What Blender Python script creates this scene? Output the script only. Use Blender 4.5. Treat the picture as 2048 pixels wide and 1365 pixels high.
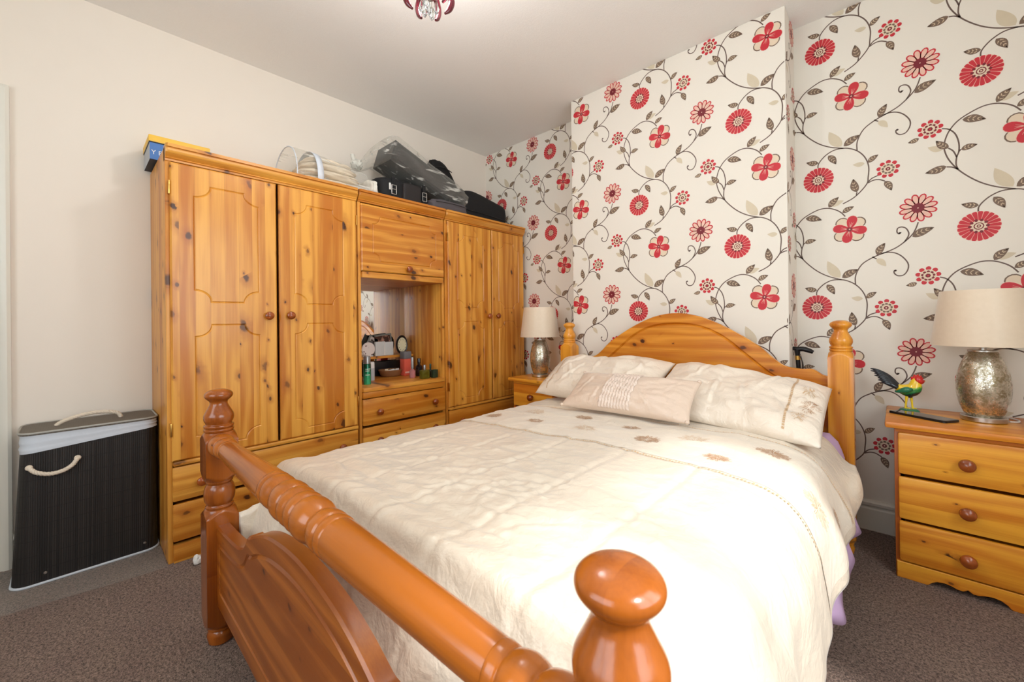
import bpy, bmesh, math, random
from mathutils import Vector, Matrix, noise
from mathutils.geometry import tessellate_polygon

for o in list(bpy.data.objects):
    bpy.data.objects.remove(o)
scene = bpy.context.scene
COL = scene.collection
PI = math.pi

# ---------------------------------------------------------------- camera
CAM = Vector((2.8925, -2.7428, 1.0695))
yaw, pit, rol = 0.7525, 0.003, -0.012
fw = Vector((-math.sin(yaw) * math.cos(pit), math.cos(yaw) * math.cos(pit), math.sin(pit)))
rt = Vector((math.cos(yaw), math.sin(yaw), 0))
up = rt.cross(fw)
r2 = rt * math.cos(rol) + up * math.sin(rol)
u2 = -rt * math.sin(rol) + up * math.cos(rol)
cam_d = bpy.data.cameras.new('camera')
cam_d.sensor_width = 36.0
cam_d.lens = 820.5 / 2048 * 36.0
cam_d.shift_y = -(682.5 - 640.7) / 2048
cam_d.clip_start = 0.02
cam_d.dof.use_dof = True
cam_d.dof.focus_distance = 1.9
cam_d.dof.aperture_fstop = 8.0
cam = bpy.data.objects.new('camera', cam_d)
COL.objects.link(cam)
M = Matrix((r2, u2, -fw)).transposed().to_4x4()
M.translation = CAM
cam.matrix_world = M
scene.camera = cam

# ---------------------------------------------------------------- world, sun, window daylight, exposure
vs = scene.view_settings
vs.view_transform = 'Standard'
vs.look = 'None'
vs.exposure = 0.0
vs.gamma = 1.0
vs.use_curve_mapping = False

world = bpy.data.worlds.new('world')
scene.world = world
world.use_nodes = True
wn = world.node_tree
wn.nodes.clear()
wo = wn.nodes.new('ShaderNodeOutputWorld')
wb = wn.nodes.new('ShaderNodeBackground')
ws = wn.nodes.new('ShaderNodeTexSky')
ws.sky_type = 'HOSEK_WILKIE'
ws.turbidity = 3.0
ws.sun_direction = Vector((0.70, -0.10, 0.71)).normalized()
wb.inputs['Strength'].default_value = 0.9
wn.links.new(ws.outputs[0], wb.inputs['Color'])
wn.links.new(wb.outputs[0], wo.inputs['Surface'])

def lamp(name, kind, loc, direction, energy, color, **kw):
    d = bpy.data.lights.new(name, kind)
    d.energy = energy
    d.color = color
    for k, v in kw.items():
        setattr(d, k, v)
    o = bpy.data.objects.new(name, d)
    COL.objects.link(o)
    o.location = loc
    o.rotation_euler = Vector(direction).to_track_quat('-Z', 'Y').to_euler()
    return o

lamp('sun', 'SUN', (6, -4, 5), (-0.70, 0.10, -0.71), 3.6, (1.0, 0.98, 0.95), angle=math.radians(5))
lamp('window_daylight_right', 'AREA', (3.93, -1.95, 1.55), (-1, 0, -0.12), 50, (0.87, 0.95, 1.0),
     shape='RECTANGLE', size=1.7, size_y=1.5)
lamp('window_daylight_front', 'AREA', (2.2, -4.16, 1.6), (0, 1, -0.1), 42, (0.87, 0.95, 1.0),
     shape='RECTANGLE', size=1.9, size_y=1.4)

# ---------------------------------------------------------------- mesh helpers
BASE = {}

class MB:
    def __init__(self):
        self.v = []; self.f = []; self.m = []
    def add(self, pts, faces, m=0):
        n = len(self.v)
        self.v.extend([tuple(p) for p in pts])
        for f in faces:
            self.f.append([i + n for i in f]); self.m.append(m)
        return self
    def box(self, x0, x1, y0, y1, z0, z1, b=0.0, m=0):
        if b <= 0:
            p = [(x, y, z) for x in (x0, x1) for y in (y0, y1) for z in (z0, z1)]
            return self.add(p, [(0, 1, 3, 2), (4, 6, 7, 5), (0, 4, 5, 1), (2, 3, 7, 6), (0, 2, 6, 4), (1, 5, 7, 3)], m)
        bm = bmesh.new()
        bmesh.ops.create_cube(bm, size=1)
        for v in bm.verts:
            v.co = Vector(((x0 + x1) / 2 + v.co.x * (x1 - x0), (y0 + y1) / 2 + v.co.y * (y1 - y0), (z0 + z1) / 2 + v.co.z * (z1 - z0)))
        bmesh.ops.bevel(bm, geom=list(bm.edges), offset=b, segments=2, profile=0.6, affect='EDGES')
        return self.bm(bm, m)
    def bm(self, bm, m=0):
        bm.verts.ensure_lookup_table()
        for i, v in enumerate(bm.verts): v.index = i
        self.add([v.co.copy() for v in bm.verts], [[v.index for v in f.verts] for f in bm.faces], m)
        bm.free()
        return self
    def rings(self, rings, closed=True, caps=True, m=0):
        n = len(rings[0]); pts = [p for r in rings for p in r]; fs = []
        for i in range(len(rings) - 1):
            for j in range(n if closed else n - 1):
                k = (j + 1) % n
                fs.append((i * n + j, i * n + k, (i + 1) * n + k, (i + 1) * n + j))
        if caps and closed:
            fs.append(tuple(range(n - 1, -1, -1)))
            fs.append(tuple((len(rings) - 1) * n + j for j in range(n)))
        return self.add(pts, fs, m)
    def lathe(self, prof, org, seg=28, axis='z', m=0, caps=True):
        ox, oy, oz = org; rings = []
        for r, h in prof:
            ring = []
            for j in range(seg):
                a = 2 * PI * j / seg; c, s = r * math.cos(a), r * math.sin(a)
                if axis == 'z': ring.append((ox + c, oy + s, oz + h))
                elif axis == 'x': ring.append((ox + h, oy + c, oz + s))
                else: ring.append((ox + s, oy + h, oz + c))
            rings.append(ring)
        return self.rings(rings, True, caps, m)
    def tube(self, path, rad, seg=8, m=0, caps=True):
        path = [Vector(p) for p in path]
        if not hasattr(rad, '__len__'): rad = [rad] * len(path)
        rings = []; ref = Vector((0.13, 0.31, 0.94)).normalized()
        prev = None
        for i, p in enumerate(path):
            t = (path[min(i + 1, len(path) - 1)] - path[max(i - 1, 0)])
            t = t.normalized() if t.length > 1e-9 else Vector((0, 0, 1))
            if prev is None:
                a = ref if abs(ref.dot(t)) < 0.95 else Vector((1, 0, 0))
                n = (a - t * a.dot(t)).normalized()
            else:
                n = (prev - t * prev.dot(t)).normalized()
            prev = n; b = t.cross(n)
            rings.append([p + (n * math.cos(2 * PI * j / seg) + b * math.sin(2 * PI * j / seg)) * rad[i] for j in range(seg)])
        return self.rings(rings, True, caps, m)
    def build(self, name, mat, parent=None, sharp=35, smooth=True):
        me = bpy.data.meshes.new(name)
        off = BASE.get(parent.name, Vector()) if parent else Vector()
        me.from_pydata([(v[0] - off.x, v[1] - off.y, v[2] - off.z) for v in self.v], [], self.f)
        mats = mat if isinstance(mat, (list, tuple)) else [mat]
        for mm in mats: me.materials.append(mm)
        if len(mats) > 1:
            me.polygons.foreach_set('material_index', self.m)
        bm = bmesh.new(); bm.from_mesh(me)
        if len(bm.faces) < 60000:
            bmesh.ops.recalc_face_normals(bm, faces=bm.faces)
        bm.to_mesh(me); bm.free()
        if smooth:
            me.polygons.foreach_set('use_smooth', [True] * len(me.polygons))
            me.set_sharp_from_angle(angle=math.radians(sharp))
        me.update()
        o = bpy.data.objects.new(name, me)
        COL.objects.link(o)
        if parent:
            o.parent = parent
            BASE[o.name] = off
        else:
            BASE[o.name] = Vector()
        return o

def thing(name, label, cat, base, group=None):
    o = bpy.data.objects.new(name, None)
    o.empty_display_size = 0.05
    COL.objects.link(o)
    o.location = base
    BASE[o.name] = Vector(base)
    o['label'] = label; o['category'] = cat
    if group: o['group'] = group
    return o

def tag(o, label, cat, group=None):
    o['label'] = label; o['category'] = cat
    if group: o['group'] = group
    return o

def struct(o, label=None):
    o['kind'] = 'structure'
    if label: o['label'] = label
    return o

def cr(pts, n=6, closed=False):
    P = [Vector(p) for p in pts]; out = []; N = len(P)
    rng = range(N) if closed else range(N - 1)
    for i in rng:
        if closed:
            p0, p1, p2, p3 = P[i - 1], P[i], P[(i + 1) % N], P[(i + 2) % N]
        else:
            p0, p1, p2, p3 = P[max(i - 1, 0)], P[i], P[i + 1], P[min(i + 2, N - 1)]
        for k in range(n):
            t = k / n
            out.append(0.5 * ((2 * p1) + (p2 - p0) * t + (2 * p0 - 5 * p1 + 4 * p2 - p3) * t * t + (3 * p1 - p0 - 3 * p2 + p3) * t ** 3))
    if not closed: out.append(P[-1].copy())
    return out

def offs(loop, d):
    """offset a closed CCW 2D loop outwards by d"""
    n = len(loop); out = []
    for i in range(n):
        a, b, c = loop[i - 1], loop[i], loop[(i + 1) % n]
        e1 = Vector((b[0] - a[0], b[1] - a[1])); e2 = Vector((c[0] - b[0], c[1] - b[1]))
        if e1.length < 1e-9 or e2.length < 1e-9:
            out.append(b); continue
        e1.normalize(); e2.normalize()
        n1 = Vector((e1.y, -e1.x)); n2 = Vector((e2.y, -e2.x))
        k = n1 + n2
        if k.length < 1e-6: k = n1
        k.normalize()
        s = d / max(0.45, k.dot(n1))
        out.append((b[0] + k.x * s, b[1] + k.y * s))
    return out

def slab(mb, outline, t, mp, ch=0.004, grooves=(), gw=0.009, gd=0.005, m=0):
    """flat board from a CCW outline in (u,v); mp(u,v,w)->xyz, w=t is the show face; grooves are routed closed loops"""
    n = len(outline)
    inner = offs(outline, -ch)
    back = [mp(u, v, 0) for u, v in outline]
    mid = [mp(u, v, t - ch) for u, v in outline]
    top = [mp(u, v, t) for u, v in inner]
    fs = []
    for j in range(n):
        k = (j + 1) % n
        fs.append((j, k, n + k, n + j)); fs.append((n + j, n + k, 2 * n + k, 2 * n + j))
    mb.add(back + mid + top, fs, m)
    tri = tessellate_polygon([[Vector((u, v, 0)) for u, v in outline]])
    mb.add(back, [tuple(x) for x in tri], m)
    loops = [inner]; rest = []
    for g in grooves:
        A = offs(g, gw / 2); B = list(g); C = offs(g, -gw / 2)
        loops.append(A); rest.append((A, B, C))
    tri = tessellate_polygon([[Vector((u, v, 0)) for u, v in L] for L in loops])
    flat = [p for L in loops for p in L]
    mb.add([mp(u, v, t) for u, v in flat], [tuple(x) for x in tri], m)
    for A, B, C in rest:
        k = len(A)
        pts = [mp(u, v, t) for u, v in A] + [mp(u, v, t - gd) for u, v in B] + [mp(u, v, t) for u, v in C]
        fs = []
        for r in range(2):
            for j in range(k):
                q = (j + 1) % k
                fs.append((r * k + j, r * k + q, (r + 1) * k + q, (r + 1) * k + j))
        mb.add(pts, fs, m)
        tri = tessellate_polygon([[Vector((u, v, 0)) for u, v in C]])
        mb.add([mp(u, v, t) for u, v in C], [tuple(x) for x in tri], m)
    return mb

def rect(u0, u1, v0, v1):
    return [(u0, v0), (u1, v0), (u1, v1), (u0, v1)]

def notched(u0, u1, v0, v1, cu=0.063, cv=0.055, n=7):
    """rectangle with concave quarter-round corners, CCW"""
    L = []
    def arc(cx, cy, a0, a1):
        for i in range(n + 1):
            a = a0 + (a1 - a0) * i / n
            L.append((cx + cu * math.cos(a), cy + cv * math.sin(a)))
    arc(u0, v0, PI / 2, 0); arc(u1, v0, PI, PI / 2); arc(u1, v1, -PI / 2, -PI); arc(u0, v1, 0, -PI / 2)
    return L

# ---------------------------------------------------------------- materials
def srgb(r, g, b):
    f = lambda c: (c / 255 / 12.92) if c / 255 <= 0.04045 else ((c / 255 + 0.055) / 1.055) ** 2.4
    return (f(r), f(g), f(b), 1.0)

class NT:
    def __init__(self, name):
        self.m = bpy.data.materials.new(name)
        self.m.use_nodes = True
        self.t = self.m.node_tree
        self.t.nodes.clear()
        self.out = self.t.nodes.new('ShaderNodeOutputMaterial')
        self.b = self.t.nodes.new('ShaderNodeBsdfPrincipled')
        self.t.links.new(self.b.outputs[0], self.out.inputs['Surface'])
    def n(self, typ, **kw):
        x = self.t.nodes.new('ShaderNode' + typ)
        for k, v in kw.items(): setattr(x, k, v)
        return x
    def l(self, a, b): self.t.links.new(a, b)
    def math(self, op, a, b=None, c=None, clamp=False):
        x = self.n('Math', operation=op); x.use_clamp = clamp
        for i, s in enumerate((a, b, c)):
            if s is None: continue
            if hasattr(s, 'links'): self.l(s, x.inputs[i])
            else: x.inputs[i].default_value = s
        return x.outputs[0]
    def mix(self, fac, a, b, blend='MIX'):
        x = self.n('MixRGB', blend_type=blend)
        for i, s in enumerate((fac, a, b)):
            if hasattr(s, 'links'): self.l(s, x.inputs[i])
            else: x.inputs[i].default_value = s
        return x.outputs[0]
    def comb(self, x, y, z):
        c = self.n('CombineXYZ')
        for i, s in enumerate((x, y, z)):
            if hasattr(s, 'links'): self.l(s, c.inputs[i])
            else: c.inputs[i].default_value = s
        return c.outputs[0]
    def noise(self, vec, scale, detail=3, rough=0.5, dist=0.0):
        x = self.n('TexNoise')
        if vec is not None: self.l(vec, x.inputs['Vector'])
        x.inputs['Scale'].default_value = scale; x.inputs['Detail'].default_value = detail
        x.inputs['Roughness'].default_value = rough; x.inputs['Distortion'].default_value = dist
        return x.outputs[0]
    def sstep(self, v, a, b):
        x = self.n('MapRange', interpolation_type='SMOOTHSTEP')
        self.l(v, x.inputs[0]); x.inputs[1].default_value = a; x.inputs[2].default_value = b
        return x.outputs[0]
    def bump(self, h, strength=0.2, dist=0.01):
        x = self.n('Bump'); x.inputs['Strength'].default_value = strength; x.inputs['Distance'].default_value = dist
        self.l(h, x.inputs['Height']); self.l(x.outputs[0], self.b.inputs['Normal'])
    def obj(self):
        return self.n('TexCoord').outputs['Object']

def plain(name, col, rough=0.5, metal=0.0, coat=0.0, sheen=0.0, vary=0.06, scale=30, bump=0.0, trans=0.0, ior=1.45):
    k = NT(name)
    o = k.obj()
    nz = k.noise(o, scale, 3)
    d = [c * (1 - vary) for c in col[:3]] + [1]; e = [min(1, c * (1 + vary)) for c in col[:3]] + [1]
    k.l(k.mix(nz, tuple(d), tuple(e)), k.b.inputs['Base Color'])
    k.b.inputs['Roughness'].default_value = rough
    k.b.inputs['Metallic'].default_value = metal
    k.b.inputs['Coat Weight'].default_value = coat
    k.b.inputs['Sheen Weight'].default_value = sheen
    k.b.inputs['Transmission Weight'].default_value = trans
    k.b.inputs['IOR'].default_value = ior
    if bump: k.bump(nz, bump, 0.004)
    return k.m

def pine(name, g, c, light, dark, strip=0.058, knots=0.55, kc=0.125, kg=0.19, rough=0.36, ksize=1.0):
    """varnished knotty pine; g = grain axis, c = board-width axis (object axes 0..2)"""
    k = NT(name)
    sep = k.n('SeparateXYZ'); k.l(k.obj(), sep.inputs[0])
    rnd = k.n('ObjectInfo').outputs['Random']
    ax = [sep.outputs[i] for i in range(3)]
    d = 3 - g - c
    off = k.math('MULTIPLY', rnd, 13.7)
    G, C, D = ax[g], ax[c], ax[d]
    Co = k.math('ADD', C, off)
    sid = k.math('FLOOR', k.math('DIVIDE', Co, strip))
    wn_ = k.n('TexWhiteNoise', noise_dimensions='1D'); k.l(sid, wn_.inputs['W'])
    sr = wn_.outputs['Value']
    Gs = k.math('ADD', G, k.math('MULTIPLY', sr, 9.0))
    warp = k.noise(k.comb(k.math('MULTIPLY', Co, 9.0), k.math('MULTIPLY', D, 9.0), k.math('MULTIPLY', Gs, 1.3)), 1.0, 2)
    # growth rings seen as streaks along the grain
    ringv = k.math('ADD', k.math('MULTIPLY', Co, 95.0), k.math('MULTIPLY', warp, 16.0))
    ring = k.math('MULTIPLY_ADD', k.math('SINE', ringv), 0.5, 0.5)
    fine = k.noise(k.comb(k.math('MULTIPLY', Co, 260.0), k.math('MULTIPLY', D, 260.0), k.math('MULTIPLY', Gs, 5.0)), 1.0, 3)
    broad = k.noise(k.comb(k.math('MULTIPLY', Co, 16.0), k.math('MULTIPLY', D, 16.0), k.math('MULTIPLY', Gs, 1.1)), 1.0, 3)
    tone = k.math('ADD', k.math('MULTIPLY', ring, 0.26), k.math('ADD', k.math('MULTIPLY', fine, 0.30), k.math('ADD', k.math('MULTIPLY', broad, 0.55), k.math('MULTIPLY', sr, 0.42))))
    tone = k.sstep(tone, 0.44, 1.08)
    col = k.mix(tone, light, dark)
    joint = k.math('ABSOLUTE', k.math('SUBTRACT', k.math('FRACT', k.math('DIVIDE', Co, strip)), 0.5))
    col = k.mix(k.math('MULTIPLY', k.sstep(joint, 0.485, 0.5), 0.4 if strip < 0.25 else 0.0), col, tuple(c_ * 0.55 for c_ in dark[:3]) + (1,))
    # knots: many small ones and a few large ones, unevenly scattered
    wob = k.noise(k.comb(k.math('MULTIPLY', Co, 38.0), k.math('MULTIPLY', D, 9.0), k.math('MULTIPLY', G, 38.0)), 1.0, 3)
    clus = k.noise(k.comb(k.math('MULTIPLY', Co, 2.6), 3.0, k.math('MULTIPLY', G, 2.2)), 1.0, 1)
    for sc_, pr_, r0, r1, sh_ in ((1.0, knots, 0.028, 0.062, 0.35), (2.3, knots * 0.9, 0.024, 0.040, 0.7)):
        vx = k.math('ADD', k.math('DIVIDE', Co, kc * sc_), k.math('MULTIPLY', wob, 0.13))
        vz = k.math('ADD', k.math('DIVIDE', k.math('ADD', Gs, k.math('MULTIPLY', Co, sh_)), kg * sc_), k.math('MULTIPLY', wob, 0.10))
        vo = k.n('TexVoronoi', voronoi_dimensions='2D', feature='F1'); vo.inputs['Scale'].default_value = 1.0
        vo.inputs['Randomness'].default_value = 1.0
        k.l(k.comb(vx, vz, 0.0), vo.inputs['Vector'])
        vs_ = k.n('SeparateColor'); k.l(vo.outputs['Color'], vs_.inputs[0])
        has = k.math('LESS_THAN', vs_.outputs[0], k.math('MULTIPLY', clus, pr_ * 2.0))
        rad = k.math('MULTIPLY_ADD', k.math('POWER', vs_.outputs[1], 1.6), r1 * ksize * 1.4, r0 * ksize)
        q = k.math('DIVIDE', vo.outputs['Distance'], rad)
        core = k.math('MULTIPLY', k.math('SUBTRACT', 1.0, k.sstep(q, 0.55, 1.2)), has)
        halo = k.math('MULTIPLY', k.math('SUBTRACT', 1.0, k.sstep(q, 0.8, 3.4)), k.math('MULTIPLY', has, 0.5))
        col = k.mix(halo, col, (dark[0] * 0.72, dark[1] * 0.56, dark[2] * 0.5, 1))
        col = k.mix(k.math('MULTIPLY', core, k.math('MULTIPLY_ADD', vs_.outputs[2], 0.45, 0.55)), col, srgb(66, 30, 8))
    k.l(col, k.b.inputs['Base Color'])
    k.b.inputs['Roughness'].default_value = rough
    k.b.inputs['Coat Weight'].default_value = 0.16
    k.b.inputs['Coat Roughness'].default_value = 0.18
    k.bump(fine, 0.04, 0.003)
    return k.m

PL, PD = srgb(230, 164, 68), srgb(188, 110, 26)
pine_zy = pine('pine_upright_boards', 2, 1, PL, PD)
pine_yz = pine('pine_level_boards', 1, 2, PL, PD, strip=0.07)
pine_side = pine('pine_side_panel', 2, 0, PL, PD, strip=0.08, rough=0.45)
BL_, BD_ = srgb(234, 160, 54), srgb(188, 104, 16)
bed_h = pine('bed_pine_level', 0, 2, BL_, BD_, strip=0.13, knots=0.5, kc=0.13, kg=0.2, rough=0.26, ksize=0.75)
RL_, RD_ = srgb(178, 98, 26), srgb(124, 58, 8)
bed_r = pine('bed_pine_turned_rail', 0, 2, RL_, RD_, strip=0.3, knots=0.3, kc=0.12, kg=0.2, rough=0.22, ksize=0.8)
bed_f = pine('bed_pine_foot_posts', 2, 0, srgb(166, 88, 24), srgb(116, 52, 8), strip=0.3, knots=0.25, kc=0.12, kg=0.2, rough=0.2, ksize=0.8)
bed_v = pine('bed_pine_upright', 2, 0, BL_, BD_, strip=0.3, knots=0.18, kc=0.12, kg=0.2, rough=0.24, ksize=0.7)
bed_foot = pine('bed_pine_footboard', 0, 2, srgb(190, 110, 34), srgb(140, 70, 12), strip=0.12, knots=0.6, kc=0.11, kg=0.17, rough=0.3, ksize=0.7)
chest_h = pine('chest_pine_level', 0, 2, srgb(244, 172, 54), srgb(206, 116, 22), strip=0.26, knots=0.3, kc=0.09, kg=0.16, ksize=0.7)
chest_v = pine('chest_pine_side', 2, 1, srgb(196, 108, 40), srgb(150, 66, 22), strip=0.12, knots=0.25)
knob_m = pine('knob_turned_wood', 0, 2, srgb(164, 82, 30), srgb(120, 52, 14), strip=0.5, knots=0.0, rough=0.2)

wall_m = plain('cream_wall_paint', srgb(237, 227, 214), 0.85, vary=0.015, scale=6, bump=0.02)
ceil_k = NT('textured_ceiling_paint')
_o = ceil_k.obj(); _n = ceil_k.noise(_o, 160, 4, 0.65)
ceil_k.l(ceil_k.mix(_n, srgb(240, 236, 231), srgb(246, 243, 239)), ceil_k.b.inputs['Base Color'])
ceil_k.b.inputs['Roughness'].default_value = 0.9
ceil_k.bump(_n, 0.25, 0.004)
ceil_m = ceil_k.m
paper_m = plain('wallpaper_ground', srgb(236, 229, 217), 0.6, vary=0.012, scale=4, bump=0.01)
gloss_white = plain('gloss_white_paint', srgb(228, 224, 212), 0.3, vary=0.02, scale=5)

# carpet: mottled brown twist pile
ck = NT('brown_twist_carpet')
co = ck.obj()
n1 = ck.noise(co, 190, 3, 0.8); n2 = ck.noise(co, 5, 3, 0.6); n3 = ck.noise(co, 90, 2, 0.6)
tn = ck.sstep(ck.math('ADD', ck.math('MULTIPLY', n1, 0.8), ck.math('MULTIPLY', n3, 0.35)), 0.38, 0.78)
cc = ck.mix(tn, srgb(50, 35, 31), srgb(196, 164, 148))
cc = ck.mix(ck.sstep(n2, 0.3, 0.75), cc, ck.mix(tn, srgb(66, 47, 40), srgb(206, 176, 156)))
ck.l(cc, ck.b.inputs['Base Color'])
ck.b.inputs['Roughness'].default_value = 1.0
ck.b.inputs['Specular IOR Level'].default_value = 0.1
ck.b.inputs['Sheen Weight'].default_value = 0.15
ck.bump(tn, 0.9, 0.006)
carpet_m = ck.m

def satin(name, col, rough=0.36, wr=0.25, scale=14):
    k = NT(name)
    o = k.obj()
    a = k.noise(o, scale, 4, 0.55, 0.6)
    w = k.noise(o, scale * 4.5, 3, 0.5)
    k.l(k.mix(a, tuple(c * 0.94 for c in col[:3]) + (1,), col), k.b.inputs['Base Color'])
    k.b.inputs['Roughness'].default_value = rough
    k.b.inputs['Sheen Weight'].default_value = 0.3
    k.b.inputs['Sheen Roughness'].default_value = 0.4
    k.b.inputs['Specular IOR Level'].default_value = 0.6
    k.bump(k.math('ADD', k.math('MULTIPLY', a, 1.0), k.math('MULTIPLY', w, 0.18)), wr, 0.03)
    return k.m

duvet_m = satin('cream_satin', srgb(231, 217, 197), 0.27, 0.22, 17)
pillow_m = satin('cream_satin_pillow', srgb(242, 228, 210), 0.33, 0.3, 16)
cushion_m = satin('champagne_satin', srgb(224, 201, 181), 0.30, 0.25, 15)
pleat_m = satin('pale_pleated_satin', srgb(232, 212, 196), 0.34, 0.1, 30)
band_m = satin('pale_satin_band', srgb(238, 226, 208), 0.36, 0.2, 18)
tan_thread = plain('tan_embroidery_thread', srgb(208, 174, 134), 0.6)
rust_thread = plain('brown_embroidery_thread', srgb(186, 144, 108), 0.6)
lilac_m = plain('lilac_cotton', srgb(206, 176, 214), 0.8, vary=0.04, scale=20, bump=0.1)
matt_m = plain('white_mattress_ticking', srgb(225, 220, 212), 0.8)
black_m = plain('black_plastic', srgb(22, 22, 24), 0.35)
black_fab = plain('black_nylon', srgb(20, 20, 22), 0.75, vary=0.15, scale=220, bump=0.1)
brass_m = plain('brass', srgb(212, 170, 90), 0.3, metal=1.0)
chrome_m = plain('brushed_steel', srgb(196, 192, 186), 0.28, metal=1.0, vary=0.05, scale=60)
white_m = plain('white_plastic', srgb(232, 230, 226), 0.4)

# ================================================================= THE ROOM
H = 2.672
RX, FY = 3.78, -4.02          # right wall and front wall planes
KX0, KX1, KD = 1.172, 2.493, 0.247   # chimney breast

struct(MB().box(-0.15, RX + 0.15, FY - 0.15, 0.15, -0.08, 0.0).build('floor', carpet_m), 'brown mottled twist pile carpet')
struct(MB().box(-0.15, RX + 0.15, FY - 0.15, 0.15, H, H + 0.1).build('ceiling', ceil_m))

def wall_with_hole(name, mp, length, hole, mat):
    """wall in (u,v), thickness towards -w, with one opening u0,u1,v0,v1"""
    mb = MB(); u0, u1, v0, v1 = hole
    def bx(a, b, c, d):
        p = [mp(u, v, w) for u in (a, b) for v in (c, d) for w in (0, -0.12)]
        mb.add(p, [(0, 1, 3, 2), (4, 6, 7, 5), (0, 4, 5, 1), (2, 3, 7, 6), (0, 2, 6, 4), (1, 5, 7, 3)])
    bx(0, u0, 0, H); bx(u1, length, 0, H); bx(u0, u1, 0, v0); bx(u0, u1, v1, H)
    return struct(mb.build(name, mat, smooth=False))

# left wall with a doorway next to the laundry basket
DY0, DY1, DZ = -3.80, -3.02, 2.06
wall_left = wall_with_hole('wall_left', lambda u, v, w: (w, u - 4.02, v), 4.02, (DY0 + 4.02, DY1 + 4.02, 0.0, DZ), wall_m)
wall_back = struct(MB().box(-0.12, RX + 0.12, 0.0, 0.12, 0, H).build('wall_back', paper_m, smooth=False), 'cream wallpaper with red and brown trailing flowers')
wall_chim = struct(MB().box(KX0, KX1, -KD, 0.0, 0, H, 0.004).build('wall_chimney', paper_m, smooth=False), 'chimney breast papered with red trailing flowers')
WR = (1.15, 2.75, 0.80, 2.28)     # right window, measured along +y from the front wall
wall_right = wall_with_hole('wall_right', lambda u, v, w: (RX - w, u + FY, v), 4.02, WR, wall_m)
WF = (1.25, 3.15, 0.90, 2.25)
wall_front = wall_with_hole('wall_front', lambda u, v, w: (u, FY + w, v), RX, WF, wall_m)

glass_k = NT('window_glass')
tr = glass_k.n('BsdfTransparent'); gl = glass_k.n('BsdfGlossy'); gl.inputs['Roughness'].default_value = 0.02
fr = glass_k.n('LayerWeight'); fr.inputs[0].default_value = 0.2; mx = glass_k.n('MixShader')
glass_k.l(glass_k.math('MULTIPLY_ADD', glass_k.math('POWER', fr.outputs['Facing'], 3.0), 0.5, 0.04), mx.inputs[0]); glass_k.l(tr.outputs[0], mx.inputs[1]); glass_k.l(gl.outputs[0], mx.inputs[2])
glass_k.l(mx.outputs[0], glass_k.out.inputs['Surface'])
glass_m = glass_k.m

def window(name, mp, u0, u1, v0, v1, label):
    mb = MB()
    def bx(M_, a, b, c, d, w0, w1):
        p = [mp(u, v, w) for u in (a, b) for v in (c, d) for w in (w0, w1)]
        M_.add(p, [(0, 1, 3, 2), (4, 6, 7, 5), (0, 4, 5, 1), (2, 3, 7, 6), (0, 2, 6, 4), (1, 5, 7, 3)])
    f = 0.055
    bx(mb, u0, u1, v0, v0 + f, -0.09, -0.03); bx(mb, u0, u1, v1 - f, v1, -0.09, -0.03)
    bx(mb, u0, u0 + f, v0 + f, v1 - f, -0.09, -0.03); bx(mb, u1 - f, u1, v0 + f, v1 - f, -0.09, -0.03)
    um = (u0 + u1) / 2
    bx(mb, um - 0.03, um + 0.03, v0 + f, v1 - f, -0.09, -0.03)
    o = struct(mb.build(name, gloss_white, smooth=False), label)
    for a, b in ((u0 + f, um - 0.03), (um + 0.03, u1 - f)):
        g = MB(); bx(g, a, b, v0 + f, v1 - f, -0.062, -0.058); g.build('pane', glass_m, o, smooth=False)
    s = MB(); bx(s, u0 - 0.04, u1 + 0.04, v0 - 0.03, v0 - 0.001, -0.02, 0.09); s.build('window_sill', gloss_white, o, smooth=False)
    return o
window('window_1', lambda u, v, w: (RX - w, u + FY, v), *WR, 'white framed window in the right wall')
window('window_2', lambda u, v, w: (u, FY + w, v), *WF, 'white framed window in the wall behind the bed foot')

# door with panels and its architrave
dm = MB()
slab(dm, rect(DY0 + 0.005, DY1 - 0.005, 0.012, DZ - 0.005), 0.04, lambda u, v, w: (-0.10 + w, u, v), 0.003,
     [rect(DY0 + 0.1, DY1 - 0.1, 1.15, 1.95), rect(DY0 + 0.1, DY1 - 0.1, 0.2, 1.0)], 0.03, 0.01)
door = struct(dm.build('door_1', gloss_white), 'white panelled bedroom door')
MB().lathe([(0.0, 0.0), (0.012, 0.0), (0.012, 0.03), (0.026, 0.036), (0.03, 0.05), (0.022, 0.064), (0.0, 0.066)], (-0.06, DY0 + 0.07, 1.03), 20, 'x').build('door_knob', brass_m, door)
def architrave():
    prof = [(0, 0), (0.014, 0.0), (0.016, 0.012), (0.012, 0.018), (0.016, 0.03), (0.022, 0.055), (0.028, 0.062), (0.03, 0.075), (0.024, 0.086), (0, 0.086)]
    path = [(DY1, 0, 1, 0), (DY1, DZ, 1, 1), (DY0, DZ, -1, 1), (DY0, 0, -1, 0)]
    rings = [[(p[0], y + sx * p[1], z + sz * p[1]) for p in prof] for y, z, sx, sz in path]
    mb = MB().rings(rings)
    mb.box(-0.12, 0.0, DY1 - 0.002, DY1 + 0.0, 0, DZ)
    return mb
struct(architrave().build('trim_1', gloss_white), 'white moulded door architrave')

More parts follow.
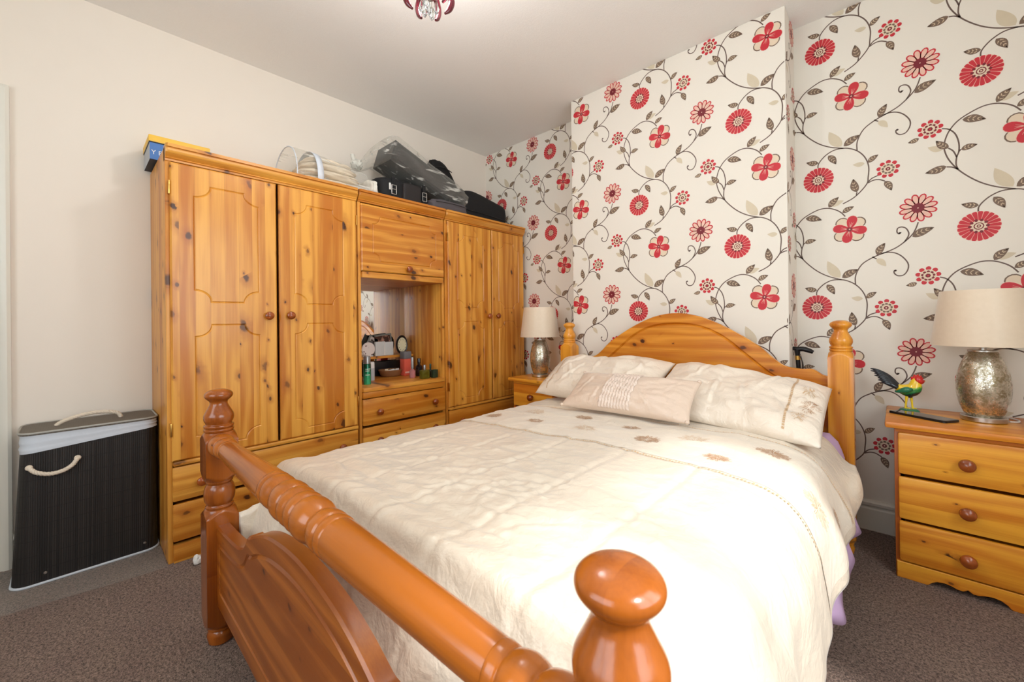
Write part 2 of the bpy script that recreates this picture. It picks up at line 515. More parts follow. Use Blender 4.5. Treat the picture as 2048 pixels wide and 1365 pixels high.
# skirting boards
SK = [(0, 0), (0.02, 0), (0.02, 0.105), (0.014, 0.112), (0.014, 0.118), (0.022, 0.126), (0.022, 0.138), (0.014, 0.147), (0, 0.149)]
def skirt(name, p0, p1, nrm):
    rings = [[(p[0] + nrm[0] * a, p[1] + nrm[1] * a, b) for a, b in SK] for p in (p0, p1)]
    return struct(MB().rings(rings).build(name, gloss_white), 'white skirting board')
skirt('baseboard_back', (KX1, 0), (RX, 0), (0, -1))
skirt('baseboard_alcove', (0.0, 0), (KX0, 0), (0, -1))
skirt('baseboard_chimney', (KX0, -KD), (KX1, -KD), (0, -1))
skirt('baseboard_left', (0, DY1 + 0.087), (0, -2.463), (1, 0))
skirt('baseboard_right', (RX, FY), (RX, 0), (-1, 0))
skirt('baseboard_front', (0, FY), (RX, FY), (0, 1))

# ---------------------------------------------------------------- wallpaper print (flat printed motif, repeated on a half-drop lattice)
C_VINE, C_LEAF, C_VEIN, C_PALE, C_RED, C_PINK, C_MAR, C_CREAM = range(8)
wp_mats = [plain('print_vine', srgb(104, 84, 74), 0.55), plain('print_leaf', srgb(120, 98, 82), 0.55), plain('print_vein', srgb(206, 184, 154), 0.55),
           plain('print_pale_leaf', srgb(214, 200, 174), 0.55), plain('print_red', srgb(200, 44, 56), 0.5), plain('print_pink', srgb(236, 190, 172), 0.55),
           plain('print_maroon', srgb(120, 28, 40), 0.5), plain('print_cream', srgb(228, 208, 182), 0.55)]
VINES = [
 [(0.1142,0.469),(0.0966,0.493),(0.0743,0.511),(0.043,0.525),(0.007,0.526),(-0.0337,0.51),(-0.0692,0.486),(-0.0935,0.452),(-0.1058,0.417),(-0.1092,0.39),(-0.1076,0.362),(-0.0947,0.32),(-0.0677,0.271),(-0.0317,0.226),(0.0091,0.188),(0.0546,0.16),(0.104,0.141)],
 [(-0.0023,0.064),(-0.0008,0.085),(0.0128,0.107),(0.0353,0.128),(0.066,0.142),(0.104,0.141),(0.1312,0.131),(0.1586,0.112),(0.1823,0.083),(0.198,0.048),(0.2048,0.011),(0.2027,-0.035),(0.1993,-0.063),(0.176,-0.097),(0.1447,-0.127),(0.1041,-0.148)],
 [(0.1586,0.114),(0.1578,0.151),(0.1681,0.187),(0.1894,0.22),(0.2308,0.247),(0.2705,0.263),(0.3101,0.282),(0.3435,0.311),(0.3669,0.34),(0.3783,0.368),(0.3847,0.393)],
 [(0.2506,0.259),(0.2805,0.263),(0.3097,0.254),(0.3341,0.232),(0.3518,0.2),(0.3514,0.171),(0.3379,0.147),(0.318,0.144),(0.3047,0.156),(0.3035,0.169),(0.3094,0.171)],
 [(0.3386,0.307),(0.3501,0.328),(0.3527,0.347),(0.3432,0.37),(0.328,0.379),(0.3141,0.375),(0.3115,0.358),(0.3187,0.347),(0.3236,0.353)],
 [(-0.1178,0.468),(-0.0956,0.458),(-0.075,0.43),(-0.0641,0.388),(-0.0633,0.349),(-0.0698,0.324),(-0.0711,0.291),(-0.0646,0.267)],
 [(-0.0958,0.372),(-0.0804,0.354),(-0.0698,0.324)], [(-0.101,0.288),(-0.0829,0.282),(-0.0666,0.269)],
 [(0.2032,-0.058),(0.2169,-0.043),(0.2427,-0.033)], [(0.2013,-0.063),(0.2221,-0.054),(0.2432,-0.055),(0.2654,-0.068)],
 [(-0.0575,0.356),(-0.0633,0.347)], [(0.1601,-0.099),(0.1575,-0.117)], [(0.2228,0.247),(0.2381,0.235)]]
LEAVES = [((0.0453,-0.155),(0.0873,-0.108)),((0.1027,0.49),(0.1492,0.514)),((-0.0543,0.489),(0.0172,0.467)),((-0.1924,0.446),(-0.2302,0.436)),((-0.0958,0.372),(-0.1368,0.418)),((-0.0574,0.354),(-0.0066,0.364)),((-0.1011,0.291),(-0.1708,0.276)),((0.1048,0.151),(0.171,0.19)),((-0.0009,0.092),(-0.0543,0.108)),((0.0415,0.12),(0.0746,0.066)),((0.2012,0.04),(0.2405,0.07)),((0.1601,-0.099),(0.1446,-0.028)),((0.2654,-0.068),(0.2905,-0.12)),((0.2397,0.254),(0.2695,0.311)),((0.3652,0.326),(0.4384,0.36))]
PALE = [((0.0958,0.153),(0.0429,0.245)),((-0.1118,0.372),(-0.1633,0.395)),((0.2381,0.235),(0.2739,0.194)),((0.1882,0.039),(0.1421,0.045)),((0.0572,-0.152),(0.1078,-0.131))]

def motif():
    """list of (layer, colour, polygon) around the zinnia at (0,0)"""
    P = []
    def poly(layer, col, pts): P.append((layer, col, pts))
    def ell(layer, col, cx, cy, a, rl, rw, n=12, tip=0.0):
        pts = []
        for i in range(n):
            t = 2 * PI * i / n; x = rl * math.cos(t); y = rw * math.sin(t) * (1 + tip * math.cos(t))
            pts.append((cx + x * math.cos(a) - y * math.sin(a), cy + x * math.sin(a) + y * math.cos(a)))
        poly(layer, col, pts)
    def disc(layer, col, cx, cy, r, n=18): ell(layer, col, cx, cy, 0, r, r, n)
    def strip(layer, col, pts, w0, w1=None):
        S = cr([(x, y, 0) for x, y in pts], 5); w1 = w1 or w0; L = []
        for i, p in enumerate(S):
            t = S[min(i + 1, len(S) - 1)] - S[max(i - 1, 0)]
            nn = Vector((-t.y, t.x, 0)).normalized() * (w0 + (w1 - w0) * i / (len(S) - 1)) / 2
            L.append(((p.x + nn.x, p.y + nn.y), (p.x - nn.x, p.y - nn.y)))
        for a, b in zip(L, L[1:]): poly(layer, col, [a[0], b[0], b[1], a[1]])
    def line(layer, col, a, b, w):
        d = Vector((b[0] - a[0], b[1] - a[1])); k = Vector((-d.y, d.x)).normalized() * w / 2
        poly(layer, col, [(a[0] + k.x, a[1] + k.y), (b[0] + k.x * 0.3, b[1] + k.y * 0.3), (b[0] - k.x * 0.3, b[1] - k.y * 0.3), (a[0] - k.x, a[1] - k.y)])
    def leaf(layer, col, a, b, veins):
        A, B = Vector(a), Vector(b); d = B - A; L = d.length; nn = Vector((-d.y, d.x)).normalized(); w = 0.20 * L + 0.0035
        rows = []
        for i in range(11):
            t = i / 10
            h = w * (math.sin(PI * t ** 0.85) ** 0.85) * (1 - 0.18 * t)
            m_ = A + d * t + nn * (0.05 * L * math.sin(PI * t))
            rows.append((m_ + nn * h, m_, m_ - nn * h))
        for r, s in zip(rows, rows[1:]):
            poly(layer, col, [tuple(r[0]), tuple(s[0]), tuple(s[2]), tuple(r[2])])
        if veins:
            for i in range(2, 9, 2):
                r, s = rows[i], rows[min(i + 2, 10)]
                for e in (0, 2):
                    q = r[1] + (s[e] - r[1]) * 0.72
                    line(layer + 1, C_VEIN, tuple(r[1] + (s[e] - r[1]) * 0.14), tuple(q), 0.0045)
    for V in VINES: strip(0, C_VINE, V, 0.0052)
    strip(0, C_VINE, [(0.3236, 0.353), (0.325, 0.351)], 0.008); 
    disc(0, C_VINE, 0.3215, 0.351, 0.0045); disc(0, C_VINE, 0.308, 0.170, 0.0045)
    for a, b in PALE: leaf(1, C_PALE, a, b, False)
    for a, b in LEAVES: leaf(2, C_LEAF, a, b, True)
    # zinnia
    disc(3, C_PINK, 0, 0, 0.0655, 36)
    for i in range(21):
        a = 2 * PI * i / 21
        ca, sa = math.cos(a), math.sin(a)
        pts = []
        for r, w in ((0.022, 0.0028), (0.05, 0.0068), (0.0605, 0.0078), (0.0655, 0.0045)): pts.append((r * ca - w * sa, r * sa + w * ca))
        for r, w in ((0.0655, -0.0045), (0.0605, -0.0078), (0.05, -0.0068), (0.022, -0.0028)): pts.append((r * ca - w * sa, r * sa + w * ca))
        poly(4, C_RED, pts)
    disc(5, C_CREAM, 0, 0, 0.026)
    for i in range(10):
        a = 2 * PI * i / 10; ell(6, C_MAR, 0.0265 * math.cos(a), 0.0265 * math.sin(a), a, 0.0062, 0.0055, 8)
    disc(7, C_MAR, 0, 0, 0.016, 12); disc(8, C_CREAM, 0, 0, 0.0125, 10); disc(9, C_MAR, 0, 0, 0.007, 8); disc(10, C_CREAM, 0, 0, 0.0035, 8)
    # four-petal blossom
    fx, fy = 0.1326, 0.399
    for i in range(4):
        a = math.radians(40) + i * PI / 2
        ell(3, C_LEAF, fx + 0.041 * math.cos(a), fy + 0.041 * math.sin(a), a, 0.034, 0.027, 16, 0.25)
        ell(4, C_CREAM, fx + 0.037 * math.cos(a), fy + 0.037 * math.sin(a), a, 0.033, 0.0235, 16, 0.25)
    for i in range(4):
        a = math.radians(-12) + i * PI / 2
        ell(5, C_PINK, fx + 0.036 * math.cos(a), fy + 0.036 * math.sin(a), a, 0.0345, 0.0215, 16, 0.3)
        ell(6, C_RED, fx + 0.036 * math.cos(a), fy + 0.036 * math.sin(a), a, 0.033, 0.020, 16, 0.3)
        for k in (-0.35, 0, 0.35):
            line(7, C_PINK, (fx + 0.008 * math.cos(a), fy + 0.008 * math.sin(a)), (fx + 0.037 * math.cos(a + k * 0.6), fy + 0.037 * math.sin(a + k * 0.6)), 0.0022)
    disc(8, C_MAR, fx, fy, 0.010, 12); disc(9, C_PINK, fx, fy, 0.0035, 8)
    # daisy
    dx, dy = 0.3833, 0.46
    for i in range(12):
        a = 2 * PI * (i + 0.4) / 12
        ell(3, C_RED, dx + 0.041 * math.cos(a), dy + 0.041 * math.sin(a), a, 0.0265, 0.0128, 14, 0.25)
        ell(4, C_PINK, dx + 0.041 * math.cos(a), dy + 0.041 * math.sin(a), a, 0.0205, 0.0085, 12, 0.25)
    disc(5, C_MAR, dx, dy, 0.0225, 18); disc(6, C_PINK, dx, dy, 0.0028, 8)
    # small blossoms
    for cx, cy in ((0.2762, -0.011), (-0.156, 0.478)):
        for i in range(9):
            a = 2 * PI * (i + 0.2) / 9
            ell(3, C_RED, cx + 0.034 * math.cos(a), cy + 0.034 * math.sin(a), a, 0.0098, 0.0095, 10)
        disc(4, C_CREAM, cx, cy, 0.0285, 18)
        for i in range(9):
            a = 2 * PI * (i + 0.2) / 9; ell(5, C_LEAF if cx > 0 else C_MAR, cx + 0.0185 * math.cos(a), cy + 0.0185 * math.sin(a), a, 0.006, 0.0058, 8)
        disc(6, C_CREAM, cx, cy, 0.0165, 14); disc(7, C_MAR, cx, cy, 0.0095, 7); disc(8, C_CREAM if cx > 0 else C_RED, cx, cy, 0.0035, 7)
    return P

MOTIF = motif()

def clip(pts, axis, val, keep_less):
    out = []; n = len(pts)
    for i in range(n):
        a, b = pts[i], pts[(i + 1) % n]
        ia = (a[axis] <= val) == keep_less; ib = (b[axis] <= val) == keep_less
        if ia: out.append(a)
        if ia != ib:
            t = (val - a[axis]) / (b[axis] - a[axis])
            out.append((a[0] + (b[0] - a[0]) * t, a[1] + (b[1] - a[1]) * t))
    return out

def paper(parent, s0, s1, z0, z1, mp, lean=0.0):
    """print on the strip s0..s1 of the unrolled wall; mp(s, z, height)->xyz"""
    mb = MB()
    for i in range(-5, 6):
        for j in range(-5, 6):
            ox = 1.690 + i * 0.576; oz = 1.809 + i * 0.342 + j * 0.684 - round(i / 2) * 0.684
            if ox - 0.26 > s1 or ox + 0.47 < s0 or oz - 0.2 > z1 or oz + 0.56 < z0: continue
            for layer, col, pts in MOTIF:
                q = []
                for p in pts:
                    z = p[1] + oz
                    q.append((p[0] + ox + lean * (z - 1.8), z))
                xs = [p[0] for p in q]; zs = [p[1] for p in q]
                if max(xs) < s0 or min(xs) > s1 or max(zs) < z0 or min(zs) > z1: continue
                for ax_, v_, kl in ((0, s0, False), (0, s1, True), (1, z0, False), (1, z1, True)):
                    q = clip(q, ax_, v_, kl)
                    if len(q) < 3: break
                if len(q) < 3: continue
                mb.add([mp(s, z, 0.0003 + layer * 0.00012) for s, z in q], [tuple(range(len(q)))], col)
    o = mb.build('wallpaper_print', wp_mats, parent, smooth=False)
    o['label'] = 'printed red flowers and brown vines'
    return o

ZB = 0.15
paper(wall_chim, KX0 + 0.004, KX1 - 0.004, ZB, H, lambda s, z, h: (s, -KD - h, z), 0.02)
paper(wall_chim, KX1, KX1 + KD - 0.004, ZB, H, lambda s, z, h: (KX1 + h, -KD + (s - KX1), z), 0.02)
paper(wall_chim, KX0 - KD, KX0, ZB, H, lambda s, z, h: (KX0 - h, -(s - KX0 + KD), z))
paper(wall_back, KX1 + KD, RX + KD, ZB, H, lambda s, z, h: (s - KD, -h, z), 0.02)
paper(wall_back, -KD, KX0 - KD, ZB, H, lambda s, z, h: (s + KD, -h, z), 0.0)

# ================================================================= WARDROBES along the left wall
WX = 0.5275           # show face of doors
WB = WX - 0.02        # carcass front
YY = (-2.4607, -1.5604, -0.9036, -0.0468)
HW = 1.881

def knob(mb_parent, y, z, r=0.0215, x=WX):
    return MB().lathe([(0.0, -0.002), (0.009, -0.002), (0.008, 0.006), (0.009, 0.011), (r * 0.85, 0.014), (r, 0.021), (r * 0.93, 0.028), (r * 0.6, 0.034), (0.0, 0.0355)], (x, y, z), 20, 'x').build('knob', knob_m, mb_parent)

def cornice(t, y0, y1):
    prof = [(0, 1.812), (0.006, 1.812), (0.008, 1.820), (0.014, 1.823), (0.012, 1.828), (0.018, 1.834), (0.030, 1.846), (0.034, 1.856), (0.034, 1.861), (0.028, 1.8625), (0.030, 1.866), (0.04, 1.867), (0.04, HW), (-0.03, HW), (-0.03, 1.812)]
    MB().rings([[(WB + min(a, 0.028) if e else WB + a, y, b) for a, b in prof] for y, e in ((y0, 1), (y0 + 0.007, 0), (y1 - 0.007, 0), (y1, 1))]).build('cornice', pine_yz, t, sharp=25)

def carcass(t, y0, y1, niche=None):
    for a, b in ((y0, y0 + 0.018), (y1 - 0.018, y1)):
        MB().box(0.004, WB, a, b, 0.0, HW - 0.008, 0.0015).build('side_panel', pine_side, t)
    MB().box(0.004, WB, y0 + 0.018, y1 - 0.018, HW - 0.03, HW - 0.012).build('top_panel', pine_yz, t, smooth=False)
    MB().box(0.004, WB - 0.01, y0 + 0.018, y1 - 0.018, 0.03, 0.05).build('bottom_panel', pine_yz, t, smooth=False)
    if not niche:
        MB().box(0.004, 0.010, y0 + 0.018, y1 - 0.018, 0.05, HW - 0.03).build('back_panel', pine_zy, t, smooth=False)

def door_panel(t, y0, y1, z0, z1, panels, name='door', mat=None):
    mb = MB()
    slab(mb, rect(y0, y1, z0, z1), 0.02, lambda u, v, w: (WB + w, u, v), 0.006, panels, 0.009, 0.0035)
    return mb.build(name, mat or pine_zy, t, sharp=20)

def drawer(t, y0, y1, z0, z1, knobs, name='drawer'):
    mb = MB().box(WB - 0.0, WX, y0, y1, z0, z1, 0.009)
    mb.box(WB - 0.3, WB, y0 + 0.02, y1 - 0.02, z0 + 0.01, z1 - 0.015)
    d = mb.build(name, pine_yz, t)
    for y in knobs: knob(d, y, (z0 + z1) / 2 - 0.005)
    return d

def hinge(t, y, z):
    MB().box(WB + 0.001, WX + 0.003, y - 0.003, y + 0.003, z - 0.03, z + 0.03, 0.001).build('hinge', brass_m, t)

# left unit
t = thing('wardrobe', 'tall knotty pine double wardrobe with two long drawers, nearest the laundry basket', 'wardrobe', (0.26, -2.01, 0), 'knotty pine wardrobe units')
carcass(t, YY[0], YY[1] - 0.008); cornice(t, YY[0], YY[1] - 0.008)
d1 = door_panel(t, -2.446, -2.014, 0.458, 1.806, [notched(-2.359, -2.098, 1.178, 1.72), notched(-2.357, -2.096, 0.502, 1.07)])
knob(d1, -2.056, 1.113)
d2 = door_panel(t, -2.002, -1.580, 0.458, 1.806, [notched(-1.925, -1.66, 1.178, 1.72), notched(-1.925, -1.66, 0.502, 1.07)])
knob(d2, -1.953, 1.115)
MB().box(WB - 0.02, WX + 0.004, -2.443, -1.578, 0.436, 0.455, 0.005).build('ledge', pine_yz, t)
drawer(t, -2.446, -1.578, 0.276, 0.431, (-2.342, -1.68))
drawer(t, -2.446, -1.578, 0.096, 0.263, (-1.68,))
MB().box(WB - 0.015, WX - 0.006, -2.443, -1.578, 0.0, 0.080, 0.003).build('plinth', pine_yz, t)
for z in (0.6, 1.69): hinge(t, -2.449, z); hinge(t, -1.577, z)

# middle unit with mirror niche
t = thing('dresser_unit', 'pine dresser unit with open mirrored niche and flap door, between the two wardrobes', 'dresser', (0.26, -1.23, 0), 'knotty pine wardrobe units')
carcass(t, YY[1], YY[2] - 0.008, niche=True); cornice(t, YY[1], YY[2] - 0.008)
fl = door_panel(t, -1.545, -0.923, 1.390, 1.803, [notched(-1.47, -0.995, 1.455, 1.735, 0.05, 0.05)], 'flap_door', pine_yz)
knob(fl, -1.222, 1.421)
MB().box(WB - 0.02, WX - 0.004, -1.541, -0.927, 1.349, 1.386, 0.003).build('rail', pine_yz, t)
MB().box(0.010, WB - 0.02, -1.541, -0.927, 1.349, 1.367).build('niche_ceiling', pine_yz, t, smooth=False)
MB().box(0.010, WX + 0.002, -1.541, -0.927, 0.646, 0.672, 0.006).build('niche_shelf', pine_yz, t)
mir_k = NT('mirror_silver'); mir_k.b.inputs['Metallic'].default_value = 1.0; mir_k.b.inputs['Roughness'].default_value = 0.015
mir_k.l(mir_k.mix(mir_k.noise(mir_k.obj(), 3), srgb(226, 226, 224), srgb(232, 232, 230)), mir_k.b.inputs['Base Color'])
MB().box(0.009, 0.014, -1.541, -0.927, 0.672, 1.349).build('mirror', mir_k.m, t, smooth=False)
MB().box(0.015, 0.130, -1.541, -0.927, 0.808, 0.826, 0.003).build('raised_shelf', pine_yz, t)
MB().box(0.004, 0.0085, -1.541, -0.927, 0.05, HW - 0.03).build('back_panel', pine_zy, t, smooth=False)
MB().box(WB - 0.02, WX - 0.004, -1.541, -0.927, 0.607, 0.645, 0.003).build('rail', pine_yz, t)
drawer(t, -1.545, -0.923, 0.440, 0.603, (-1.443, -1.025))
drawer(t, -1.545, -0.923, 0.262, 0.427, (-1.443, -1.025))
drawer(t, -1.545, -0.923, 0.088, 0.254, (-1.443, -1.025))
MB().box(WB - 0.015, WX - 0.006, -1.541, -0.927, 0.0, 0.080, 0.003).build('plinth', pine_yz, t)

# right unit
t = thing('wardrobe', 'pine double wardrobe in the corner beside the wallpaper and bedside lamp', 'wardrobe', (0.26, -0.475, 0), 'knotty pine wardrobe units')
carcass(t, YY[2], YY[3]); cornice(t, YY[2], YY[3])
d1 = door_panel(t, -0.887, -0.453, 0.450, 1.806, [notched(-0.80, -0.54, 1.178, 1.72), notched(-0.80, -0.54, 0.502, 1.07)])
knob(d1, -0.490, 1.113)
d2 = door_panel(t, -0.443, -0.062, 0.450, 1.806, [notched(-0.37, -0.13, 1.178, 1.72), notched(-0.37, -0.13, 0.502, 1.07)])
knob(d2, -0.395, 1.115)
MB().box(WB - 0.02, WX + 0.004, -0.885, -0.064, 0.430, 0.447, 0.005).build('ledge', pine_yz, t)
drawer(t, -0.887, -0.062, 0.262, 0.426, (-0.78, -0.17))
drawer(t, -0.887, -0.062, 0.088, 0.254, (-0.78, -0.17))
MB().box(WB - 0.015, WX - 0.006, -0.885, -0.064, 0.0, 0.080, 0.003).build('plinth', pine_yz, t)
for z in (0.6, 1.69): hinge(t, -0.890, z); hinge(t, -0.059, z)

# ================================================================= THE BED
FXL, FXR, FYB, HYB = 1.2055, 2.707, -2.407, -0.349
bed = thing('double_bed', 'orange pine double bed with turned posts, arched headboard and round foot rail', 'bed', (1.956, -1.378, 0))

def turned_post(name, x, y, prof, a, mt):
    """prof: (z, R); cross-section is the overlap of a circle R and a square of half-width a"""
    rings = []
    N = 56
    for z, R in prof:
        ring = []
        for j in range(N):
            th = 2 * PI * j / N + PI / 4
            r = min(a / max(abs(math.cos(th)), abs(math.sin(th))), R)
            ring.append((x + r * math.cos(th), y + r * math.sin(th), z))
        rings.append(ring)
    return MB().rings(rings).build(name, mt, bed, sharp=32)

def spline_prof(pts, n=4):
    return [(p.x, max(p.y, 0.0005)) for p in cr([(z, r, 0) for z, r in pts], n)]

foot = [(0.0, 0.030), (0.006, 0.036), (0.03, 0.040), (0.042, 0.036), (0.046, 0.033), (0.050, 0.038), (0.056, 0.038), (0.060, 0.034)]
sq = 0.0455
def fin(z0, k=1.0):
    """vase, neck and mushroom cap above z0"""
    return spline_prof([(z0, 0.040), (z0 + 0.004, 0.0425), (z0 + 0.010, 0.0425), (z0 + 0.0125, 0.0385), (z0 + 0.016, 0.0425), (z0 + 0.022, 0.0425), (z0 + 0.026, 0.037), (z0 + 0.040, 0.0425), (z0 + 0.056, 0.0425),
            (z0 + 0.076, 0.033), (z0 + 0.090, 0.0265), (z0 + 0.098, 0.0255), (z0 + 0.104, 0.0285), (z0 + 0.112, 0.0365), (z0 + 0.120, 0.0408), (z0 + 0.129, 0.0390), (z0 + 0.137, 0.0295), (z0 + 0.142, 0.014), (z0 + 0.1432, 0.0)], 4)
def ramp_up(z0, z1):      # circle grows through the square: arched shoulders
    return [(z0 + (z1 - z0) * i / 7, sq * (0.93 + 0.50 * (i / 7) ** 1.3)) for i in range(8)]
def block(z0, z1, sh=0.024):
    lo = ramp_up(z0, z0 + sh)
    return lo + [(z0 + z1 - z, r) for z, r in reversed(lo)]
foot_prof = foot + block(0.062, 0.452) + spline_prof([(0.454, 0.0385), (0.460, 0.0405), (0.466, 0.036), (0.480, 0.0425), (0.505, 0.0448), (0.525, 0.0405), (0.534, 0.035), (0.540, 0.0385), (0.546, 0.0385)], 3) + block(0.548, 0.708) + fin(0.709)
head_prof = foot + block(0.062, 0.912) + fin(0.914)
turned_post('foot_post', FXL, FYB, foot_prof, sq, bed_f)
turned_post('foot_post', FXR, FYB, foot_prof, sq, bed_f)
turned_post('head_post', FXL, HYB, head_prof, sq, bed_v)
turned_post('head_post', FXR, HYB, head_prof, sq, bed_v)

# turned foot rail, mirrored about its middle
zc, FYR = 0.673, -2.413
def rail_profile():
    m = 1.962
    L = [(1.247, 0.034), (1.262, 0.0375), (1.282, 0.0380), (1.300, 0.0335), (1.306, 0.0295), (1.312, 0.0325), (1.328, 0.0350), (1.344, 0.0315), (1.350, 0.0285), (1.354, 0.0305), (1.366, 0.0312), (1.370, 0.0288), (1.374, 0.0305),
         (1.50, 0.0332), (1.65, 0.0365), (1.772, 0.0388), (1.779, 0.0362), (1.786, 0.0395), (1.800, 0.0405), (1.809, 0.0375), (1.816, 0.0405), (1.836, 0.0398), (1.850, 0.0345), (1.857, 0.0330), (1.864, 0.0365), (1.882, 0.0428), (1.905, 0.0440),
         (1.920, 0.0412), (1.925, 0.0385), (1.930, 0.0415), (1.944, 0.0430), (1.956, 0.0405), (m, 0.0385)]
    R = [(2 * m - x, r) for x, r in reversed(L[:-1])]
    return L + R
RP = [(p.x, p.y) for p in cr([(x, r, 0) for x, r in rail_profile()], 3)]
MB().lathe([(r, x) for x, r in RP], (0, FYR, zc), 32, 'x').build('foot_rail', bed_r, bed, sharp=28)

# footboard: serpentine arch with a routed line following it
def foot_arch(dz, x0, x1, zb):
    key = [(x0, 0.405), (1.33, 0.408), (1.44, 0.418), (1.52, 0.432), (1.565, 0.455), (1.60, 0.492), (1.625, 0.498), (1.70, 0.530), (1.80, 0.556), (1.956, 0.570)]
    key = [(x, z - dz) for x, z in key]
    right = [(2 * 1.956 - x, z) for x, z in reversed(key[:-1])]
    top = [(p.x, p.y) for p in cr([(x, z, 0) for x, z in key + right], 4)]
    return [(x0, zb), (2 * 1.956 - x0, zb)] + list(reversed(top))
mb = MB()
slab(mb, foot_arch(0, 1.247, 0, 0.14), 0.036, lambda u, v, w: (u, FYB + 0.018 - w, v), 0.005, [foot_arch(0.052, 1.285, 0, 0.20)], 0.012, 0.006)
mb.build('footboard', bed_foot, bed, sharp=24)

# headboard
def head_arch(dz, x0, zb):
    key = [(x0, 0.795), (1.275, 0.803), (1.310, 0.826), (1.36, 0.824), (1.42, 0.834), (1.47, 0.870), (1.53, 0.926), (1.63, 0.992), (1.73, 1.047), (1.84, 1.090), (1.956, 1.106)]
    key = [(x, z - dz) for x, z in key]
    right = [(2 * 1.956 - x, z) for x, z in reversed(key[:-1])]
    top = [(p.x, p.y) for p in cr([(x, z, 0) for x, z in key + right], 4)]
    return [(x0, zb), (2 * 1.956 - x0, zb)] + list(reversed(top))
def head_groove():
    key = [(1.29, 0.748), (1.38, 0.752), (1.47, 0.785), (1.58, 0.875), (1.70, 0.975), (1.82, 1.03), (1.956, 1.045)]
    right = [(2 * 1.956 - x, z) for x, z in reversed(key[:-1])]
    top = [(p.x, p.y) for p in cr([(x, z, 0) for x, z in key + right], 5)]
    return [(1.29, 0.50), (2.622, 0.50)] + list(reversed(top))
mb = MB()
slab(mb, head_arch(0, 1.247, 0.30), 0.028, lambda u, v, w: (u, HYB + 0.014 - w, v), 0.004, [head_groove()], 0.014, 0.009)
mb.build('headboard', bed_h, bed, sharp=24)
for xa in (1.175, 2.712):
    MB().box(xa, xa + 0.026, FYB + sq - 0.002, HYB - sq + 0.002, 0.18, 0.33, 0.004).build('side_rail', bed_h, bed)
for i in range(9):
    y = -2.2 + i * 0.2
    MB().box(1.201, 2.712, y - 0.03, y + 0.03, 0.262, 0.28).build('slat', bed_h, bed, smooth=False)

# ---------------------------------------------------------------- mattress, sheet, duvet
mat_o = tag(MB().box(1.262, 2.655, -2.285, -0.372, 0.285, 0.545, 0.03).build('mattress', matt_m), 'white mattress under the satin bedding', 'mattress')

def lilac():
    mb = MB(); rows = []
    N, Z = 90, 12
    for i in range(N + 1):
        y = -0.42 - 0.80 * i / N
        col = []
        for j in range(Z + 1):
            t = j / Z
            zb = 0.17 + 0.035 * math.sin(y * 17) + 0.02 * math.sin(y * 41 + 1)
            z = 0.549 + (zb - 0.549) * t
            x = 2.668 + 0.052 * min(1, t * 4) ** 0.5 + t ** 3 * 0.034 + t ** 3 * (0.016 * math.sin(y * 38) + 0.006 * math.sin(y * 83 + 2))
            col.append((x, y, z))
        rows.append([(2.60, y, 0.549)] + col)
    mb.rings(rows, closed=False, caps=False)
    return mb
o = lilac().build('bed_sheet', lilac_m, sharp=80)
sol = o.modifiers.new('thick', 'SOLIDIFY'); sol.thickness = 0.002
tag(o, 'lilac cotton sheet showing below the duvet hem beside the headboard post', 'sheet')

DUV = cr([(1.238, 0, 0.33), (1.226, 0, 0.44), (1.236, 0, 0.52), (1.285, 0, 0.572), (1.42, 0, 0.592), (1.70, 0, 0.603), (1.98, 0, 0.612), (2.26, 0, 0.614), (2.48, 0, 0.610), (2.61, 0, 0.595), (2.69, 0, 0.552), (2.735, 0, 0.47), (2.750, 0, 0.40), (2.758, 0, 0.34), (2.764, 0, 0.27)], 8)
DL = [0.0]
for a_, b_ in zip(DUV, DUV[1:]): DL.append(DL[-1] + (b_ - a_).length)
DT = DL[-1]
YF, YH = -2.362, -0.60

def sst(a, b, x):
    t = max(0.0, min(1.0, (x - a) / (b - a))); return t * t * (3 - 2 * t)

SEAM_X = [1.50, 1.735, 1.968, 2.203, 2.442]
SEAM_Y = [-1.43, -1.665, -1.898, -2.13]
_cr = random.Random(11)
CREASE = []
for _i in range(90):       # short satin creases, thickest around the middle of the foot half
    if _i < 55: _x, _y = _cr.gauss(1.86, 0.24), _cr.gauss(-1.98, 0.15)
    else: _x, _y = _cr.uniform(1.3, 2.65), _cr.uniform(-2.25, -0.7)
    _a = _cr.gauss(0.5, 0.55)
    CREASE.append((_x, _y, math.cos(_a), math.sin(_a), _cr.uniform(0.05, 0.16), _cr.uniform(0.007, 0.013), _cr.uniform(0.0010, 0.0034)))
for _x, _y in ((2.203, -1.898), (1.968, -2.0)):   # gathers at two tufts
    for _k in range(9):
        _a = 2 * PI * _k / 9 + _cr.uniform(-0.2, 0.2)
        CREASE.append((_x + 0.05 * math.cos(_a), _y + 0.05 * math.sin(_a), math.cos(_a), math.sin(_a), _cr.uniform(0.04, 0.08), 0.008, 0.0026))
